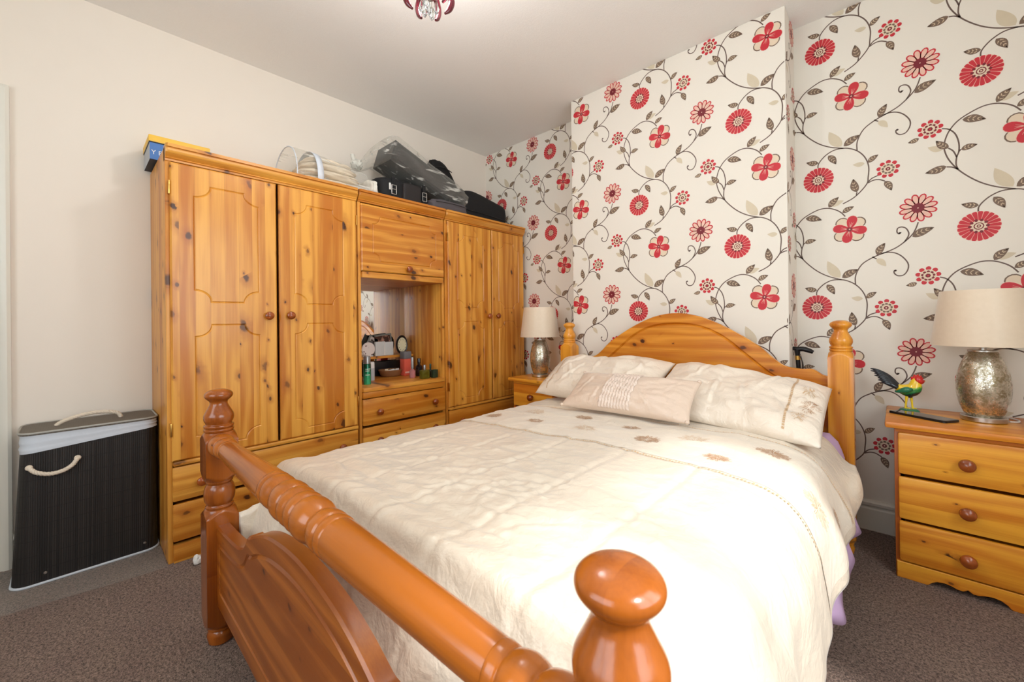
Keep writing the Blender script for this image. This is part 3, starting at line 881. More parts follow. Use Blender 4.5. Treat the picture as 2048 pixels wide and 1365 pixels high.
def duvet_pt(s, y, lift=0.0):
    s = max(0.0, min(DT - 1e-6, s))
    k = 0
    lo, hi = 0, len(DL) - 1
    while hi - lo > 1:
        m_ = (lo + hi) // 2
        if DL[m_] <= s: lo = m_
        else: hi = m_
    t = (s - DL[lo]) / (DL[lo + 1] - DL[lo])
    p = DUV[lo].lerp(DUV[lo + 1], t)
    d = (DUV[lo + 1] - DUV[lo]).normalized()
    nrm = Vector((-d.z, 0, d.x))
    if nrm.z < 0 and abs(nrm.z) > 0.5: nrm = -nrm
    x = p.x; top = sst(0.45, 0.57, p.z)
    # soft filling, seams and creases
    h = 0.0
    dx = min(abs(x - q) for q in SEAM_X); dy = min(abs(y - q) for q in SEAM_Y)
    inside = sst(-1.36, -1.46, y) * top
    h -= inside * (0.0040 * math.exp(-(dx / 0.009) ** 2) - 0.0012 * math.exp(-((dx - 0.02) / 0.016) ** 2) + 0.002 * math.exp(-(dy / 0.009) ** 2) * sst(2.5, 2.3, x))
    h -= top * 0.004 * math.exp(-((y + 1.425) / 0.010) ** 2) + top * 0.003 * math.exp(-((y + 0.965) / 0.010) ** 2)
    if top > 0.2:
        for cx_, cy_, ca_, sa_, hl_, w_c, am_ in CREASE:
            ex, ey = x - cx_, y - cy_
            if ex * ex + ey * ey > hl_ * hl_ * 1.7: continue
            al = ex * ca_ + ey * sa_; ac = -ex * sa_ + ey * ca_ + 0.25 * al * al / hl_
            if abs(ac) > 4 * w_c: continue
            h += top * am_ * math.exp(-(al / (hl_ * 0.6)) ** 2) * (math.exp(-(ac / w_c) ** 2) - 0.7 * math.exp(-((ac - 1.5 * w_c) / w_c) ** 2))
    q = Vector((x, y, 0))
    w1 = noise.noise(Vector((x * 3.1 + 2, y * 5.0, 0.3)))
    w2 = noise.noise(Vector((x * 7.0 + y * 5.0, y * 11.0 - x * 4.0, 4.1)))
    rid = 1 - abs(noise.noise(Vector((x * 4.0 - y * 2.2, y * 7.5 + x * 2.0, 8.0))))
    rid2 = 1 - abs(noise.noise(Vector((x * 9.0 + y * 6.0, y * 15.0 - x * 5.0, 2.0))))
    cz_ = math.exp(-((x - 1.85) / 0.45) ** 2 - ((y + 1.95) / 0.35) ** 2)
    h += top * 0.012 * sst(-2.12, -2.26, y) + top * (0.008 * w1 + 0.003 * w2 + 0.005 * (rid ** 5 - 0.3) + (0.0012 + 0.004 * cz_) * (rid2 ** 5 - 0.3))
    side = sst(0.56, 0.40, p.z)
    # hanging folds on the open side
    if x > 2.4:
        f_ = math.sin(y * 15 + 1.2 * math.sin(y * 4.3)) * 0.5 + 0.5 * math.sin(y * 27 + 2)
        h += side * 0.014 * f_ * sst(0.58, 0.30, p.z) + side * 0.006 * noise.noise(Vector((y * 9, p.z * 5, 2)))
    pos = p + nrm * (h + lift)
    pos.y = y
    # tuck down behind the footboard
    dr = sst(-2.215, -2.36, y)
    if x < 2.62:
        pos.z -= top * (0.235 * dr ** 1.6) + top * dr * 0.02 * noise.noise(Vector((x * 8, 3, 1)))
    else:
        k_ = sst(2.62, 2.70, x)
        pos.z -= top * (1 - k_) * 0.235 * dr ** 1.6
        pos.x -= k_ * 0.075 * sst(-2.20, -2.32, y)
    if x < 1.34: pos.x += 0.030 * sst(1.34, 1.24, x) * sst(-2.18, -2.33, y)
    if x < 1.45 and pos.z > 0.36: pos.z = 0.36 + (pos.z - 0.36) * (1 - 0.40 * (1 - top) * sst(-2.18, -2.36, y))
    # hem rises and leans out towards the head
    if x > 2.68:
        hemz = 0.015 * math.sin(y * 9) + 0.10 * sst(-1.25, -0.85, y) + 0.05 * sst(-0.9, -0.62, y)
        pos.z += sst(0.52, 0.27, p.z) * hemz
        pos.x += sst(0.5, 0.3, p.z) * 0.018 * sst(-1.4, -0.9, y)
    return pos

def duvet_mesh(lift=0.0, NS=240, NY=260):
    mb = MB(); rows = []
    for i in range(NY + 1):
        y = YF + (YH - YF) * i / NY
        rows.append([duvet_pt(DT * j / NS, y, lift) for j in range(NS + 1)])
    return mb.rings(rows, closed=False, caps=False)
dv = thing('duvet', 'cream satin quilted duvet with an embroidered band, spread over the bed', 'duvet', (1.96, -1.5, 0.5))
c_ = duvet_mesh().build('cover', duvet_m, dv, sharp=85)
sol = c_.modifiers.new('thick', 'SOLIDIFY'); sol.thickness = 0.012; sol.offset = -1

# embroidered band across the duvet
def s_of_x(xx):
    for i in range(len(DUV) - 1):
        if DUV[i].x <= xx <= DUV[i + 1].x and DUV[i].z > 0.45:
            return DL[i] + (DL[i + 1] - DL[i]) * (xx - DUV[i].x) / max(1e-6, DUV[i + 1].x - DUV[i].x)
    return DT
mb = MB(); rows = []
for i in range(41):
    y = -1.415 + 0.44 * i / 40
    rows.append([duvet_pt(DT * (0.02 + 0.96 * j / 150), y, 0.0012) for j in range(151)])
mb.rings(rows, closed=False, caps=False)
bo = mb.build('embroidered_band', band_m, dv, sharp=85)
rng = random.Random(5)
def stitch(mb, fn, a, b, w, m=0):
    (s0, y0), (s1, y1) = a, b
    d = Vector((s1 - s0, y1 - y0)); k = Vector((-d.y, d.x)); k = k.normalized() * w / 2 if k.length > 0 else Vector((w, 0))
    P = [fn(s0 + k.x, y0 + k.y), fn(s1 + k.x, y1 + k.y), fn(s1 - k.x, y1 - k.y), fn(s0 - k.x, y0 - k.y)]
    mb.add(P, [(0, 1, 2, 3)], m)
def bloom(mb, fn, cs, cy, R, n, m, a0=0, a1=2 * PI, w=0.0015):
    for i in range(n):
        a = a0 + (a1 - a0) * (i + rng.random() * 0.6) / n
        ra, rb = R * rng.uniform(0.03, 0.5), R * rng.uniform(0.55, 1.08)
        p = [(cs + r * math.cos(a + d), cy + 0.8 * r * math.sin(a + d)) for r, d in ((ra, 0.0), ((ra + rb) / 2, 0.07), (rb, 0.02), (rb * 1.0, -0.05), ((ra + rb) / 2, -0.12))]
        for u_, v_ in zip(p, p[1:]): stitch(mb, fn, u_, v_, w, m)
mb = MB()
fn = lambda s, y: duvet_pt(s, y, 0.0030)
for yb in (-1.425, -0.965):
    n = 190
    for i in range(n):
        s0 = DT * (0.02 + 0.96 * i / n); s1 = DT * (0.02 + 0.96 * (i + 0.55) / n)
        stitch(mb, fn, (s0, yb + 0.002 * math.sin(i * 2.1)), (s1, yb + 0.002 * math.sin(i * 2.1 + 1)), 0.006, 0)
for k, xx in enumerate((1.38, 1.52, 1.66, 1.80, 1.93, 2.07, 2.20, 2.33, 2.46, 2.58, 2.70, 2.745)):
    s = s_of_x(xx) if xx < 2.68 else s_of_x(2.66) + (xx - 2.66) * 2.2
    yy = -1.20 + (0.09 if k % 2 else -0.08) + rng.uniform(-0.03, 0.03)
    if k % 3 == 0: bloom(mb, fn, s, yy, 0.050, 46, 1)
    elif k % 3 == 1: bloom(mb, fn, s, yy, 0.060, 30, 0, w=0.0011)
    else: bloom(mb, fn, s, yy, 0.044, 40, 1)
e_ = mb.build('embroidery', [tan_thread, rust_thread], dv, smooth=False); e_['kind'] = 'stuff'

# ---------------------------------------------------------------- pillows and cushion
def pillow_fn(TL, TR, BLc, BRc, front, back, seed, pw=3.0, pinch=0.05, wr=0.008):
    TL, TR, BLc, BRc = map(Vector, (TL, TR, BLc, BRc))
    nrm = (TR - TL).cross(TL - BLc).normalized()
    if nrm.y > 0: nrm = -nrm
    def fn(u, v, side, lift=0.0):
        # u: -1 left .. 1 right, v: -1 bottom .. 1 top
        uu = u * (1 - pinch * (1 - v * v)) ; vv = v * (1 - pinch * 1.4 * (1 - u * u))
        a, b = (uu + 1) / 2, (vv + 1) / 2
        p = BLc.lerp(BRc, a).lerp(TL.lerp(TR, a), b)
        e = max(0.0, (1 - abs(u) ** pw)) * max(0.0, (1 - abs(v) ** pw))
        h = e ** 0.5
        n1 = noise.noise(Vector((u * 1.7 + seed, v * 1.9, seed * 2.0))); n2 = noise.noise(Vector((u * 5 + v * 3 + seed, v * 5 - u * 2, seed)))
        rad = math.atan2(v, u)
        n3 = math.sin(rad * 13 + seed * 3) * (abs(u) ** 2 + abs(v) ** 2) * 0.5
        wv = wr * (n1 + 0.5 * n2 + 0.35 * n3) * min(1, e * 3)
        for k_ in range(7):
            c0 = -0.8 + 0.27 * k_ + 0.1 * math.sin(k_ * 5 + seed); sl = 0.35 * math.sin(k_ * 3.7 + seed)
            dd = (u - c0 - sl * v) / 0.028
            if abs(dd) < 4: wv += wr * 0.38 * min(1, e * 2) * math.exp(-((v - 0.5 * math.sin(k_ * 2.3 + seed)) / 0.45) ** 2) * (math.exp(-dd * dd) - 0.6 * math.exp(-(dd - 1.4) ** 2))
        if side > 0: return p + nrm * (h * front + wv + lift)
        return p - nrm * (h * back + wv * 0.3)
    return fn
def pillow_mesh(fn, nu=110, nv=50):
    mb = MB()
    for side in (1, -1):
        rows = [[fn(-1 + 2 * j / nu, -1 + 2 * i / nv, side) for j in range(nu + 1)] for i in range(nv + 1)]
        mb.rings(rows, closed=False, caps=False)
    return mb
def weld(o):
    bm = bmesh.new(); bm.from_mesh(o.data); bmesh.ops.remove_doubles(bm, verts=bm.verts, dist=0.0004)
    bmesh.ops.recalc_face_normals(bm, faces=bm.faces); bm.to_mesh(o.data); bm.free()

def make_pillow(label, TL, TR, BLc, BRc, seed, ends):
    t = thing('pillow', label, 'pillow', (Vector(BLc) + Vector(BRc)) / 2, 'satin pillows against the headboard')
    fn = pillow_fn(TL, TR, BLc, BRc, 0.078, 0.046, seed, 3.2, 0.018, 0.022)
    o = pillow_mesh(fn).build('pillowcase', pillow_m, t, sharp=80); weld(o)
    mb = MB()
    for u0 in ends:
        sg = 1 if u0 > 0 else -1
        n = 46
        for i in range(n):
            v0, v1 = -0.92 + 1.84 * i / n, -0.92 + 1.84 * (i + 0.7) / n
            P = [fn(u0 - 0.012, v0, 1, 0.002), fn(u0 + 0.012, v0, 1, 0.002), fn(u0 + 0.012, v1, 1, 0.002), fn(u0 - 0.012, v1, 1, 0.002)]
            mb.add(P, [(0, 1, 2, 3)], 0)
        f2 = lambda s, y: fn(s, y, 1, 0.003)
        for cu, cv, R, m_ in ((u0 + sg * 0.17, 0.30, 0.12, 0), (u0 + sg * 0.20, -0.15, 0.15, 1), (u0 + sg * 0.13, -0.55, 0.12, 0)):
            for i in range(64):
                a = 2 * PI * rng.random(); ra, rb = R * rng.uniform(0.05, 0.8), 0.0; rb = ra + R * rng.uniform(0.15, 0.4)
                P0 = (cu + ra * math.cos(a) * 0.7, cv + ra * math.sin(a) * 1.3); P1 = (cu + rb * math.cos(a + 0.1) * 0.7, cv + rb * math.sin(a + 0.1) * 1.3)
                if max(abs(P0[0]), abs(P1[0])) > 0.985 or max(abs(P0[1]), abs(P1[1])) > 0.95: continue
                stitch(mb, f2, P0, P1, 0.0045, m_)
    mb.build('embroidery', [tan_thread, rust_thread], t, smooth=False)['kind'] = 'stuff'
make_pillow('cream satin pillow against the headboard, nearer the wardrobes', (1.225, -0.425, 0.815), (1.982, -0.420, 0.820), (1.255, -0.790, 0.625), (1.972, -0.83, 0.634), 1.3, (-0.74,))
make_pillow('cream satin pillow with embroidered end, nearer the chest of drawers', (1.988, -0.425, 0.818), (2.682, -0.44, 0.752), (1.988, -0.86, 0.634), (2.695, -0.950, 0.608), 5.1, (0.66,))

cu = thing('cushion', 'small champagne satin cushion with pleated middle, in front of the pillows', 'cushion', (1.94, -0.95, 0.62))
cf = pillow_fn((1.640, -0.830, 0.786), (2.262, -0.835, 0.790), (1.612, -1.020, 0.628), (2.268, -1.015, 0.634), 0.060, 0.040, 9.0, 2.4, 0.05, 0.009)
o = pillow_mesh(cf).build('cushion_cover', cushion_m, cu, sharp=80); weld(o)
mb = MB(); rows = []
NU = 96
for i in range(61):
    v = -0.96 + 1.92 * i / 60
    rows.append([cf(-0.32 + 0.50 * j / NU + 0.008 * math.sin(v * 17 + j * 0.7), v, 1, 0.002 + 0.006 * abs(math.sin(PI * 10 * j / NU)) + 0.0015 * math.sin(v * 60 + j * 0.5)) for j in range(NU + 1)])
mb.rings(rows, closed=False, caps=False)
mb.build('pleated_panel', pleat_m, cu, sharp=50)
for uu in (-1, 1):
    for vv in (-1, 1):
        p = cf(uu * 0.97, vv * 0.95, 1)
        MB().lathe([(0.0, -0.010), (0.007, -0.006), (0.010, 0.0), (0.007, 0.006), (0.0, 0.010)], p, 10).build('corner_gather', cushion_m, cu)

# ================================================================= BEDSIDE CHESTS
def chest(name, label, xc):
    hw = 0.20
    t = thing(name, label, 'chest of drawers', (xc, -0.22, 0), 'three drawer pine bedside chests')
    yb, yf = -0.024, -0.418
    for a in (xc - hw, xc + hw - 0.018):
        MB().box(a, a + 0.018, yf, yb, 0.0, 0.612, 0.002).build('side_panel', chest_v, t)
    MB().box(xc - hw + 0.018, xc + hw - 0.018, yb - 0.008, yb, 0.02, 0.612).build('back_panel', chest_v, t, smooth=False)
    mb = MB(); pts = rect(xc - hw - 0.028, xc + hw + 0.028, yf - 0.034, yb + 0.0)
    mb.box(xc - hw - 0.028, xc + hw + 0.028, yf - 0.036, yb, 0.612, 0.638, 0.009)
    mb.build('top', chest_h, t)
    MB().box(xc - hw + 0.004, xc + hw - 0.004, yf - 0.004, yf + 0.012, 0.596, 0.612).build('top_rail', chest_h, t, smooth=False)
    for z0, z1 in ((0.426, 0.596), (0.243, 0.415), (0.071, 0.233)):
        mb = MB().box(xc - hw + 0.011, xc + hw - 0.011, yf - 0.016, yf + 0.004, z0, z1, 0.010)
        mb.box(xc - hw + 0.03, xc + hw - 0.03, yf + 0.004, yb - 0.03, z0 + 0.01, z1 - 0.02)
        d = mb.build('drawer', chest_h, t)
        MB().lathe([(0.0, 0.002), (0.011, 0.002), (0.010, -0.008), (0.012, -0.013), (0.0215, -0.018), (0.0240, -0.027), (0.022, -0.036), (0.014, -0.043), (0.0, -0.0455)], (xc, yf - 0.016, (z0 + z1) / 2 - 0.004), 22, 'y').build('knob', knob_m, d)
    key = [(0, 0.0), (0.088, 0.0), (0.094, 0.003), (0.102, 0.013), (0.116, 0.022), (0.135, 0.026), (0.155, 0.023), (0.172, 0.017), (0.186, 0.016), (0.193, 0.020), (0.20, 0.026)]
    bot = [(xc - hw + 0.003 + u * 0.985, v) for u, v in key]
    bot += [(2 * xc - u, v) for u, v in reversed(bot[:-1])]
    mb = MB()
    slab(mb, bot + [(bot[-1][0], 0.066), (bot[0][0], 0.066)], 0.018, lambda u, v, w: (u, yf + 0.006 - w, v), 0.002)
    mb.build('apron', chest_h, t)
    return t
chest('bedside_chest', 'pine three drawer chest beside the bed with rooster and lamp on top', 3.081)
chest('bedside_chest', 'pine three drawer chest in the corner between wardrobe and bed', 0.925)

# ================================================================= TABLE LAMPS
mk = NT('mercury_glass')
ob = mk.obj(); a1 = mk.noise(ob, 90, 5, 0.75); a2 = mk.noise(ob, 18, 3, 0.6)
vor = mk.n('TexVoronoi', feature='DISTANCE_TO_EDGE'); vor.inputs['Scale'].default_value = 150; mk.l(ob, vor.inputs['Vector'])
sp = mk.sstep(mk.math('ADD', mk.math('MULTIPLY', a1, 0.7), mk.math('MULTIPLY', a2, 0.4)), 0.44, 0.66)
mk.l(mk.mix(sp, srgb(226, 220, 206), srgb(150, 136, 104)), mk.b.inputs['Base Color'])
mk.b.inputs['Metallic'].default_value = 0.9
mk.l(mk.math('MULTIPLY_ADD', sp, 0.4, 0.10), mk.b.inputs['Roughness'])
mk.b.inputs['Coat Weight'].default_value = 0.6; mk.b.inputs['Coat Roughness'].default_value = 0.04
mk.bump(mk.math('MULTIPLY', vor.outputs['Distance'], 1.0), 0.12, 0.01)
mercury = mk.m
shk = NT('champagne_lampshade')
shk.l(shk.mix(shk.noise(shk.obj(), 60, 2), srgb(226, 206, 180), srgb(234, 216, 192)), shk.b.inputs['Base Color'])
shk.b.inputs['Roughness'].default_value = 0.42; shk.b.inputs['Sheen Weight'].default_value = 0.4
shade_m = shk.m

def table_lamp(label, x, y, z=0.639):
    t = thing('table_lamp', label, 'lamp', (x, y, z), 'mercury glass table lamps')
    MB().lathe([(0.0, 0.0), (0.064, 0.0), (0.0665, 0.003), (0.0665, 0.018), (0.064, 0.021), (0.0, 0.021)], (x, y, z), 40).build('base', chrome_m, t)
    prof = [(p.y, p.x) for p in cr([(0.021, 0.050, 0), (0.035, 0.058, 0), (0.075, 0.071, 0), (0.125, 0.0775, 0), (0.175, 0.0755, 0), (0.225, 0.065, 0), (0.268, 0.049, 0), (0.284, 0.041, 0)], 4)]
    MB().lathe([(0.0, 0.021)] + prof + [(0.0, 0.284)], (x, y, z), 48).build('glass_body', mercury, t, sharp=50)
    MB().lathe([(0.0, 0.284), (0.043, 0.284), (0.043, 0.289), (0.012, 0.291), (0.010, 0.315), (0.0, 0.315)], (x, y, z), 28).build('neck', chrome_m, t)
    sh = MB()
    o_ = [(0.151, 0.308), (0.122, 0.535)]
    sh.lathe([(0.151, 0.308), (0.1515, 0.312), (0.1225, 0.531), (0.122, 0.535), (0.1195, 0.535), (0.1485, 0.308), (0.151, 0.308)], (x, y, z), 56, caps=False)
    s_ = sh.build('shade', shade_m, t, sharp=40)
    ring = MB()
    ring.lathe([(0.026, 0.520), (0.029, 0.520), (0.029, 0.523), (0.026, 0.523), (0.026, 0.520)], (x, y, z), 24, caps=False)
    for k in range(3):
        a = 2 * PI * k / 3
        ring.tube([(x + 0.028 * math.cos(a), y + 0.028 * math.sin(a), z + 0.5215), (x + 0.1215 * math.cos(a), y + 0.1215 * math.sin(a), z + 0.530)], 0.0018, 6)
    ring.build('spider_ring', chrome_m, s_)
    MB().lathe([(0.0, 0.315), (0.016, 0.315), (0.017, 0.36), (0.012, 0.365), (0.014, 0.38), (0.028, 0.41), (0.030, 0.43), (0.022, 0.455), (0.0, 0.465)], (x, y, z), 20).build('bulb', white_m, t)
    return t
table_lamp('mercury glass lamp with champagne shade on the chest beside the rooster', 3.150, -0.195)
table_lamp('mercury glass lamp with champagne shade in the corner beside the wardrobe', 0.872, -0.270)
cb = MB().tube(cr([(0.955, -0.27, 0.645), (0.975, -0.23, 0.643), (0.995, -0.19, 0.643), (1.01, -0.15, 0.648), (1.03, -0.13, 0.642)], 5), 0.0025, 6)
tag(cb.build('lamp_cord', black_m), 'thin dark lamp cord lying behind the corner lamp', 'cord')
cb = MB().tube(cr([(3.220, -0.185, 0.643), (3.245, -0.165, 0.642), (3.25, -0.12, 0.642), (3.225, -0.07, 0.642)], 5), 0.003, 6)
tag(cb.build('lamp_cord', white_m), 'white lamp cord curling behind the lamp beside the rooster', 'cord')

# phone
ph = thing('smartphone', 'black glossy smartphone lying in front of the rooster', 'phone', (2.970, -0.262, 0.638))
def slab_phone():
    c = Vector((2.970, -0.262, 0)); d = Vector((0.815, -0.58, 0)).normalized(); e = Vector((0.58, 0.815, 0)).normalized()
    L, W, r = 0.104, 0.041, 0.010
    out = []
    for cx, cy, a0 in ((L - r, W - r, 0), (-L + r, W - r, PI / 2), (-L + r, -W + r, PI), (L - r, -W + r, 1.5 * PI)):
        for i in range(5):
            a = a0 + PI / 2 * i / 4; out.append((cx + r * math.cos(a), cy + r * math.sin(a)))
    return out, lambda u, v, w: tuple(c + d * u + e * v + Vector((0, 0, 0.638 + w)))
out, mp = slab_phone()
mb = MB(); slab(mb, out, 0.0095, mp, 0.0015); mb.build('case', black_m, ph)
pg = plain('black_glass', srgb(12, 12, 13), 0.05, coat=0.5)
mb = MB(); mb.add([mp(u * 0.975, v * 0.94, 0.0098) for u, v in out], [tuple(range(len(out)))]); mb.build('screen', pg, ph, smooth=False)

# ================================================================= ROOSTER FIGURINE
rx, ry, rz = 2.931, -0.155, 0.638
ro = thing('rooster_figurine', 'painted rooster figurine with dark tail and red comb standing on chest', 'figurine', (rx, ry, rz))
red_m = plain('gloss_red_paint', srgb(206, 44, 40), 0.25, coat=0.5)
yel_m = plain('gloss_yellow_paint', srgb(244, 208, 40), 0.25, coat=0.5)
grn_m = plain('gloss_green_paint', srgb(36, 120, 84), 0.25, coat=0.5)
blu_m = plain('gloss_blue_black_paint', srgb(26, 36, 46), 0.22, coat=0.6, vary=0.4, scale=60)
def R3(x, z, y=0.0): return Vector((rx + x, ry + y, rz + z))
MB().lathe([(0.0, 0.0), (0.036, 0.0), (0.0355, 0.006), (0.030, 0.013), (0.018, 0.016), (0.0, 0.016)], (rx, ry, rz), 30).build('stand', grn_m, ro)
for sy in (-1, 1):
    lg = MB(); lg.tube([R3(0.012 * sy, 0.014, 0.006 * sy), R3(0.010 * sy, 0.040, 0.007 * sy), R3(0.007 * sy, 0.070, 0.008 * sy)], [0.0038, 0.0038, 0.006], 8)
    for a in (-0.6, 0.0, 0.6): lg.tube([R3(0.012 * sy, 0.0165, 0.006 * sy), R3(0.024 + 0.010 * (sy - 1), 0.0165, 0.006 * sy + 0.012 * math.sin(a))], [0.0028, 0.0016], 6)
    lg.build('leg', yel_m, ro)
# body: one continuous loft from rump through breast and neck to the head
bk = NT('painted_rooster_body')
sx = bk.n('SeparateXYZ'); bk.l(bk.obj(), sx.inputs[0])
diag = bk.math('ADD', sx.outputs[2], bk.math('MULTIPLY', sx.outputs[0], -0.35))
nn_ = bk.noise(bk.obj(), 140, 2)
dg = bk.math('ADD', diag, bk.math('MULTIPLY_ADD', nn_, 0.012, -0.006))
c1 = bk.mix(bk.sstep(dg, 0.078, 0.086), srgb(24, 40, 48), srgb(40, 128, 60))
c1 = bk.mix(bk.sstep(dg, 0.094, 0.100), c1, srgb(120, 180, 60))
c1 = bk.mix(bk.sstep(dg, 0.101, 0.108), c1, srgb(246, 206, 44))
bk.l(c1, bk.b.inputs['Base Color']); bk.b.inputs['Roughness'].default_value = 0.25; bk.b.inputs['Coat Weight'].default_value = 0.5
path = cr([R3(-0.052, 0.112), R3(-0.040, 0.108), R3(-0.020, 0.100), R3(0.000, 0.096), R3(0.014, 0.104), R3(0.020, 0.117), R3(0.022, 0.130), R3(0.025, 0.142), R3(0.031, 0.147), R3(0.039, 0.146), R3(0.045, 0.145)], 4)
rads = [p.x for p in cr([(0.004, 0, 0), (0.013, 0, 0), (0.023, 0, 0), (0.029, 0, 0), (0.028, 0, 0), (0.0245, 0, 0), (0.0195, 0, 0), (0.0165, 0, 0), (0.014, 0, 0), (0.010, 0, 0), (0.002, 0, 0)], 4)]
mb = MB().tube(path, rads, 18)
mb.v = [(v[0], ry + (v[1] - ry) * 0.78, v[2]) for v in mb.v]
mb.build('body', bk.m, ro, sharp=80)
for sy in (-1, 1):
    w = MB().tube(cr([R3(0.012, 0.104, 0.021 * sy), R3(-0.006, 0.102, 0.025 * sy), R3(-0.026, 0.094, 0.022 * sy), R3(-0.046, 0.086, 0.016 * sy)], 4), [p.x for p in cr([(0.006, 0, 0), (0.0135, 0, 0), (0.010, 0, 0), (0.002, 0, 0)], 4)], 10)
    w.build('wing', grn_m, ro, sharp=80)
def feather(pts, r): return MB().tube(cr(pts, 5), [r * (0.45 + 0.55 * math.sin(PI * min(1, 0.25 + 0.75 * i / (len(pts) * 5 - 5)))) * (1 - (i / (len(pts) * 5 - 4)) ** 3) + 0.0006 for i in range(len(pts) * 5 - 4)], 8)
for k in range(7):
    b = 0.010 * (k - 3) / 3
    f_ = feather([R3(-0.038, 0.106 + 0.002 * k, b), R3(-0.058 - 0.002 * k, 0.118 + 0.006 * k, b * 1.3), R3(-0.080 - 0.005 * k, 0.126 + 0.0090 * k, b * 1.4), R3(-0.092 - 0.0065 * k - 0.006 * (k % 2), 0.126 + 0.0100 * k, b * 1.3)], 0.0100)
    f_.build('tail_feather', blu_m, ro, sharp=80)
MB().tube(cr([R3(0.0, 0.092), R3(0.001, 0.080), R3(0.002, 0.064)], 4), [p.x for p in cr([(0.020, 0, 0), (0.017, 0, 0), (0.009, 0, 0)], 4)], 12).build('thigh', blu_m, ro, sharp=80)
MB().lathe([(0.0, -0.0165), (0.0095, -0.0135), (0.0155, -0.004), (0.0155, 0.005), (0.0095, 0.0135), (0.0, 0.0165)], tuple(R3(0.031, 0.147)), 16).build('face', red_m, ro, sharp=80)
cm = MB()
slab(cm, [(0.008, 0.138), (0.026, 0.140), (0.044, 0.148), (0.048, 0.155), (0.043, 0.160), (0.041, 0.168), (0.035, 0.164), (0.030, 0.174), (0.025, 0.166), (0.017, 0.171), (0.014, 0.160), (0.006, 0.158), (0.008, 0.148)], 0.012, lambda u, v, w: tuple(R3(u, v, 0.006 - w)), 0.003)
cm.build('comb', red_m, ro)
MB().tube(cr([R3(0.036, 0.147, 0), R3(0.036, 0.136, 0), R3(0.035, 0.127, 0)], 4), [p.x for p in cr([(0.0165, 0, 0), (0.0145, 0, 0), (0.004, 0, 0)], 4)], 12).build('wattle', red_m, ro, sharp=80)
MB().lathe([(0.0045, 0.0), (0.003, 0.006), (0.0, 0.011)], tuple(R3(0.044, 0.143)), 10, 'x').build('beak', yel_m, ro)

# ================================================================= WALKING STICK
ws_ = thing('walking_stick', 'black folding walking stick with brass collar leaning behind the headboard', 'walking stick', (2.560, -0.15, 0))
MB().tube([(2.558, -0.15, 0.0), (2.513, -0.15, 0.885)], 0.0105, 16).build('shaft', black_m, ws_)
MB().tube([(2.5150, -0.15, 0.850), (2.5138, -0.15, 0.872)], 0.0125, 20).build('collar', brass_m, ws_)
hp = cr([(2.478, -0.151, 0.908), (2.495, -0.15, 0.909), (2.515, -0.15, 0.906), (2.540, -0.15, 0.907), (2.565, -0.15, 0.899), (2.580, -0.15, 0.892)], 5)
mb = MB().tube(hp, [p.x for p in cr([(0.009, 0, 0), (0.010, 0, 0), (0.0125, 0, 0), (0.013, 0, 0), (0.012, 0, 0), (0.009, 0, 0)], 5)], 14)
mb.tube([(2.5135, -0.15, 0.873), (2.5125, -0.15, 0.905)], [0.0105, 0.014], 14)
mb.build('handle', black_m, ws_, sharp=60)
MB().tube(cr([(2.522, -0.158, 0.875), (2.535, -0.162, 0.845), (2.539, -0.162, 0.81), (2.534, -0.160, 0.76), (2.528, -0.158, 0.70)], 5), 0.002, 6).build('wrist_cord', black_m, ws_)
MB().lathe([(0.0, 0.0), (0.017, 0.0), (0.015, 0.02), (0.012, 0.04), (0.0, 0.04)], (2.558, -0.15, 0.0), 18).build('rubber_foot', black_m, ws_)

# ================================================================= LAUNDRY BASKET
def rrect(x0, x1, y0, y1, r, z, n=6):
    out = []
    for cx, cy, a0 in ((x1 - r, y1 - r, 0), (x0 + r, y1 - r, PI / 2), (x0 + r, y0 + r, PI), (x1 - r, y0 + r, 1.5 * PI)):
        for i in range(n + 1):
            a = a0 + PI / 2 * i / n; out.append((cx + r * math.cos(a), cy + r * math.sin(a), z))
    return out
def rope(path, R, mat, name, parent, turns=9, seg=7):
    path = [Vector(p) for p in path]; mb = MB(); n = len(path)
    for s in range(3):
        pts = []
        for i, p in enumerate(path):
            t = (path[min(i + 1, n - 1)] - path[max(i - 1, 0)]).normalized()
            a = Vector((0.3, 0.2, 0.93)); nn = (a - t * a.dot(t)).normalized(); b = t.cross(nn)
            ph_ = 2 * PI * (turns * i / (n - 1) + s / 3)
            pts.append(p + (nn * math.cos(ph_) + b * math.sin(ph_)) * R * 0.5)
        mb.tube(pts, R * 0.58, seg)
    return mb.build(name, mat, parent, sharp=80)

bam = NT('dark_bamboo_slats')
sx = bam.n('SeparateXYZ'); bam.l(bam.obj(), sx.inputs[0])
sl = bam.math('MULTIPLY', bam.math('ADD', sx.outputs[1], sx.outputs[0]), 1 / 0.0068)
slf = bam.math('FRACT', sl); sid = bam.math('FLOOR', sl)
w_ = bam.n('TexWhiteNoise', noise_dimensions='1D'); bam.l(sid, w_.inputs['W'])
hl = bam.math('FRACT', bam.math('MULTIPLY', sx.outputs[2], 1 / 0.062))
seam = bam.math('LESS_THAN', hl, 0.045)
gap = bam.math('GREATER_THAN', bam.math('ABSOLUTE', bam.math('SUBTRACT', slf, 0.5)), 0.43)
bc = bam.mix(w_.outputs['Value'], srgb(22, 20, 20), srgb(44, 40, 38))
bc = bam.mix(bam.math('MAXIMUM', seam, gap), bc, srgb(14, 13, 13))
bam.l(bc, bam.b.inputs['Base Color']); bam.b.inputs['Roughness'].default_value = 0.5
bam.bump(bam.math('SUBTRACT', 1.0, bam.math('MAXIMUM', bam.math('MULTIPLY', seam, 0.6), bam.math('POWER', bam.math('MULTIPLY', bam.math('ABSOLUTE', bam.math('SUBTRACT', slf, 0.5)), 2.0), 4.0))), 0.5, 0.003)
lidk = NT('woven_lid')
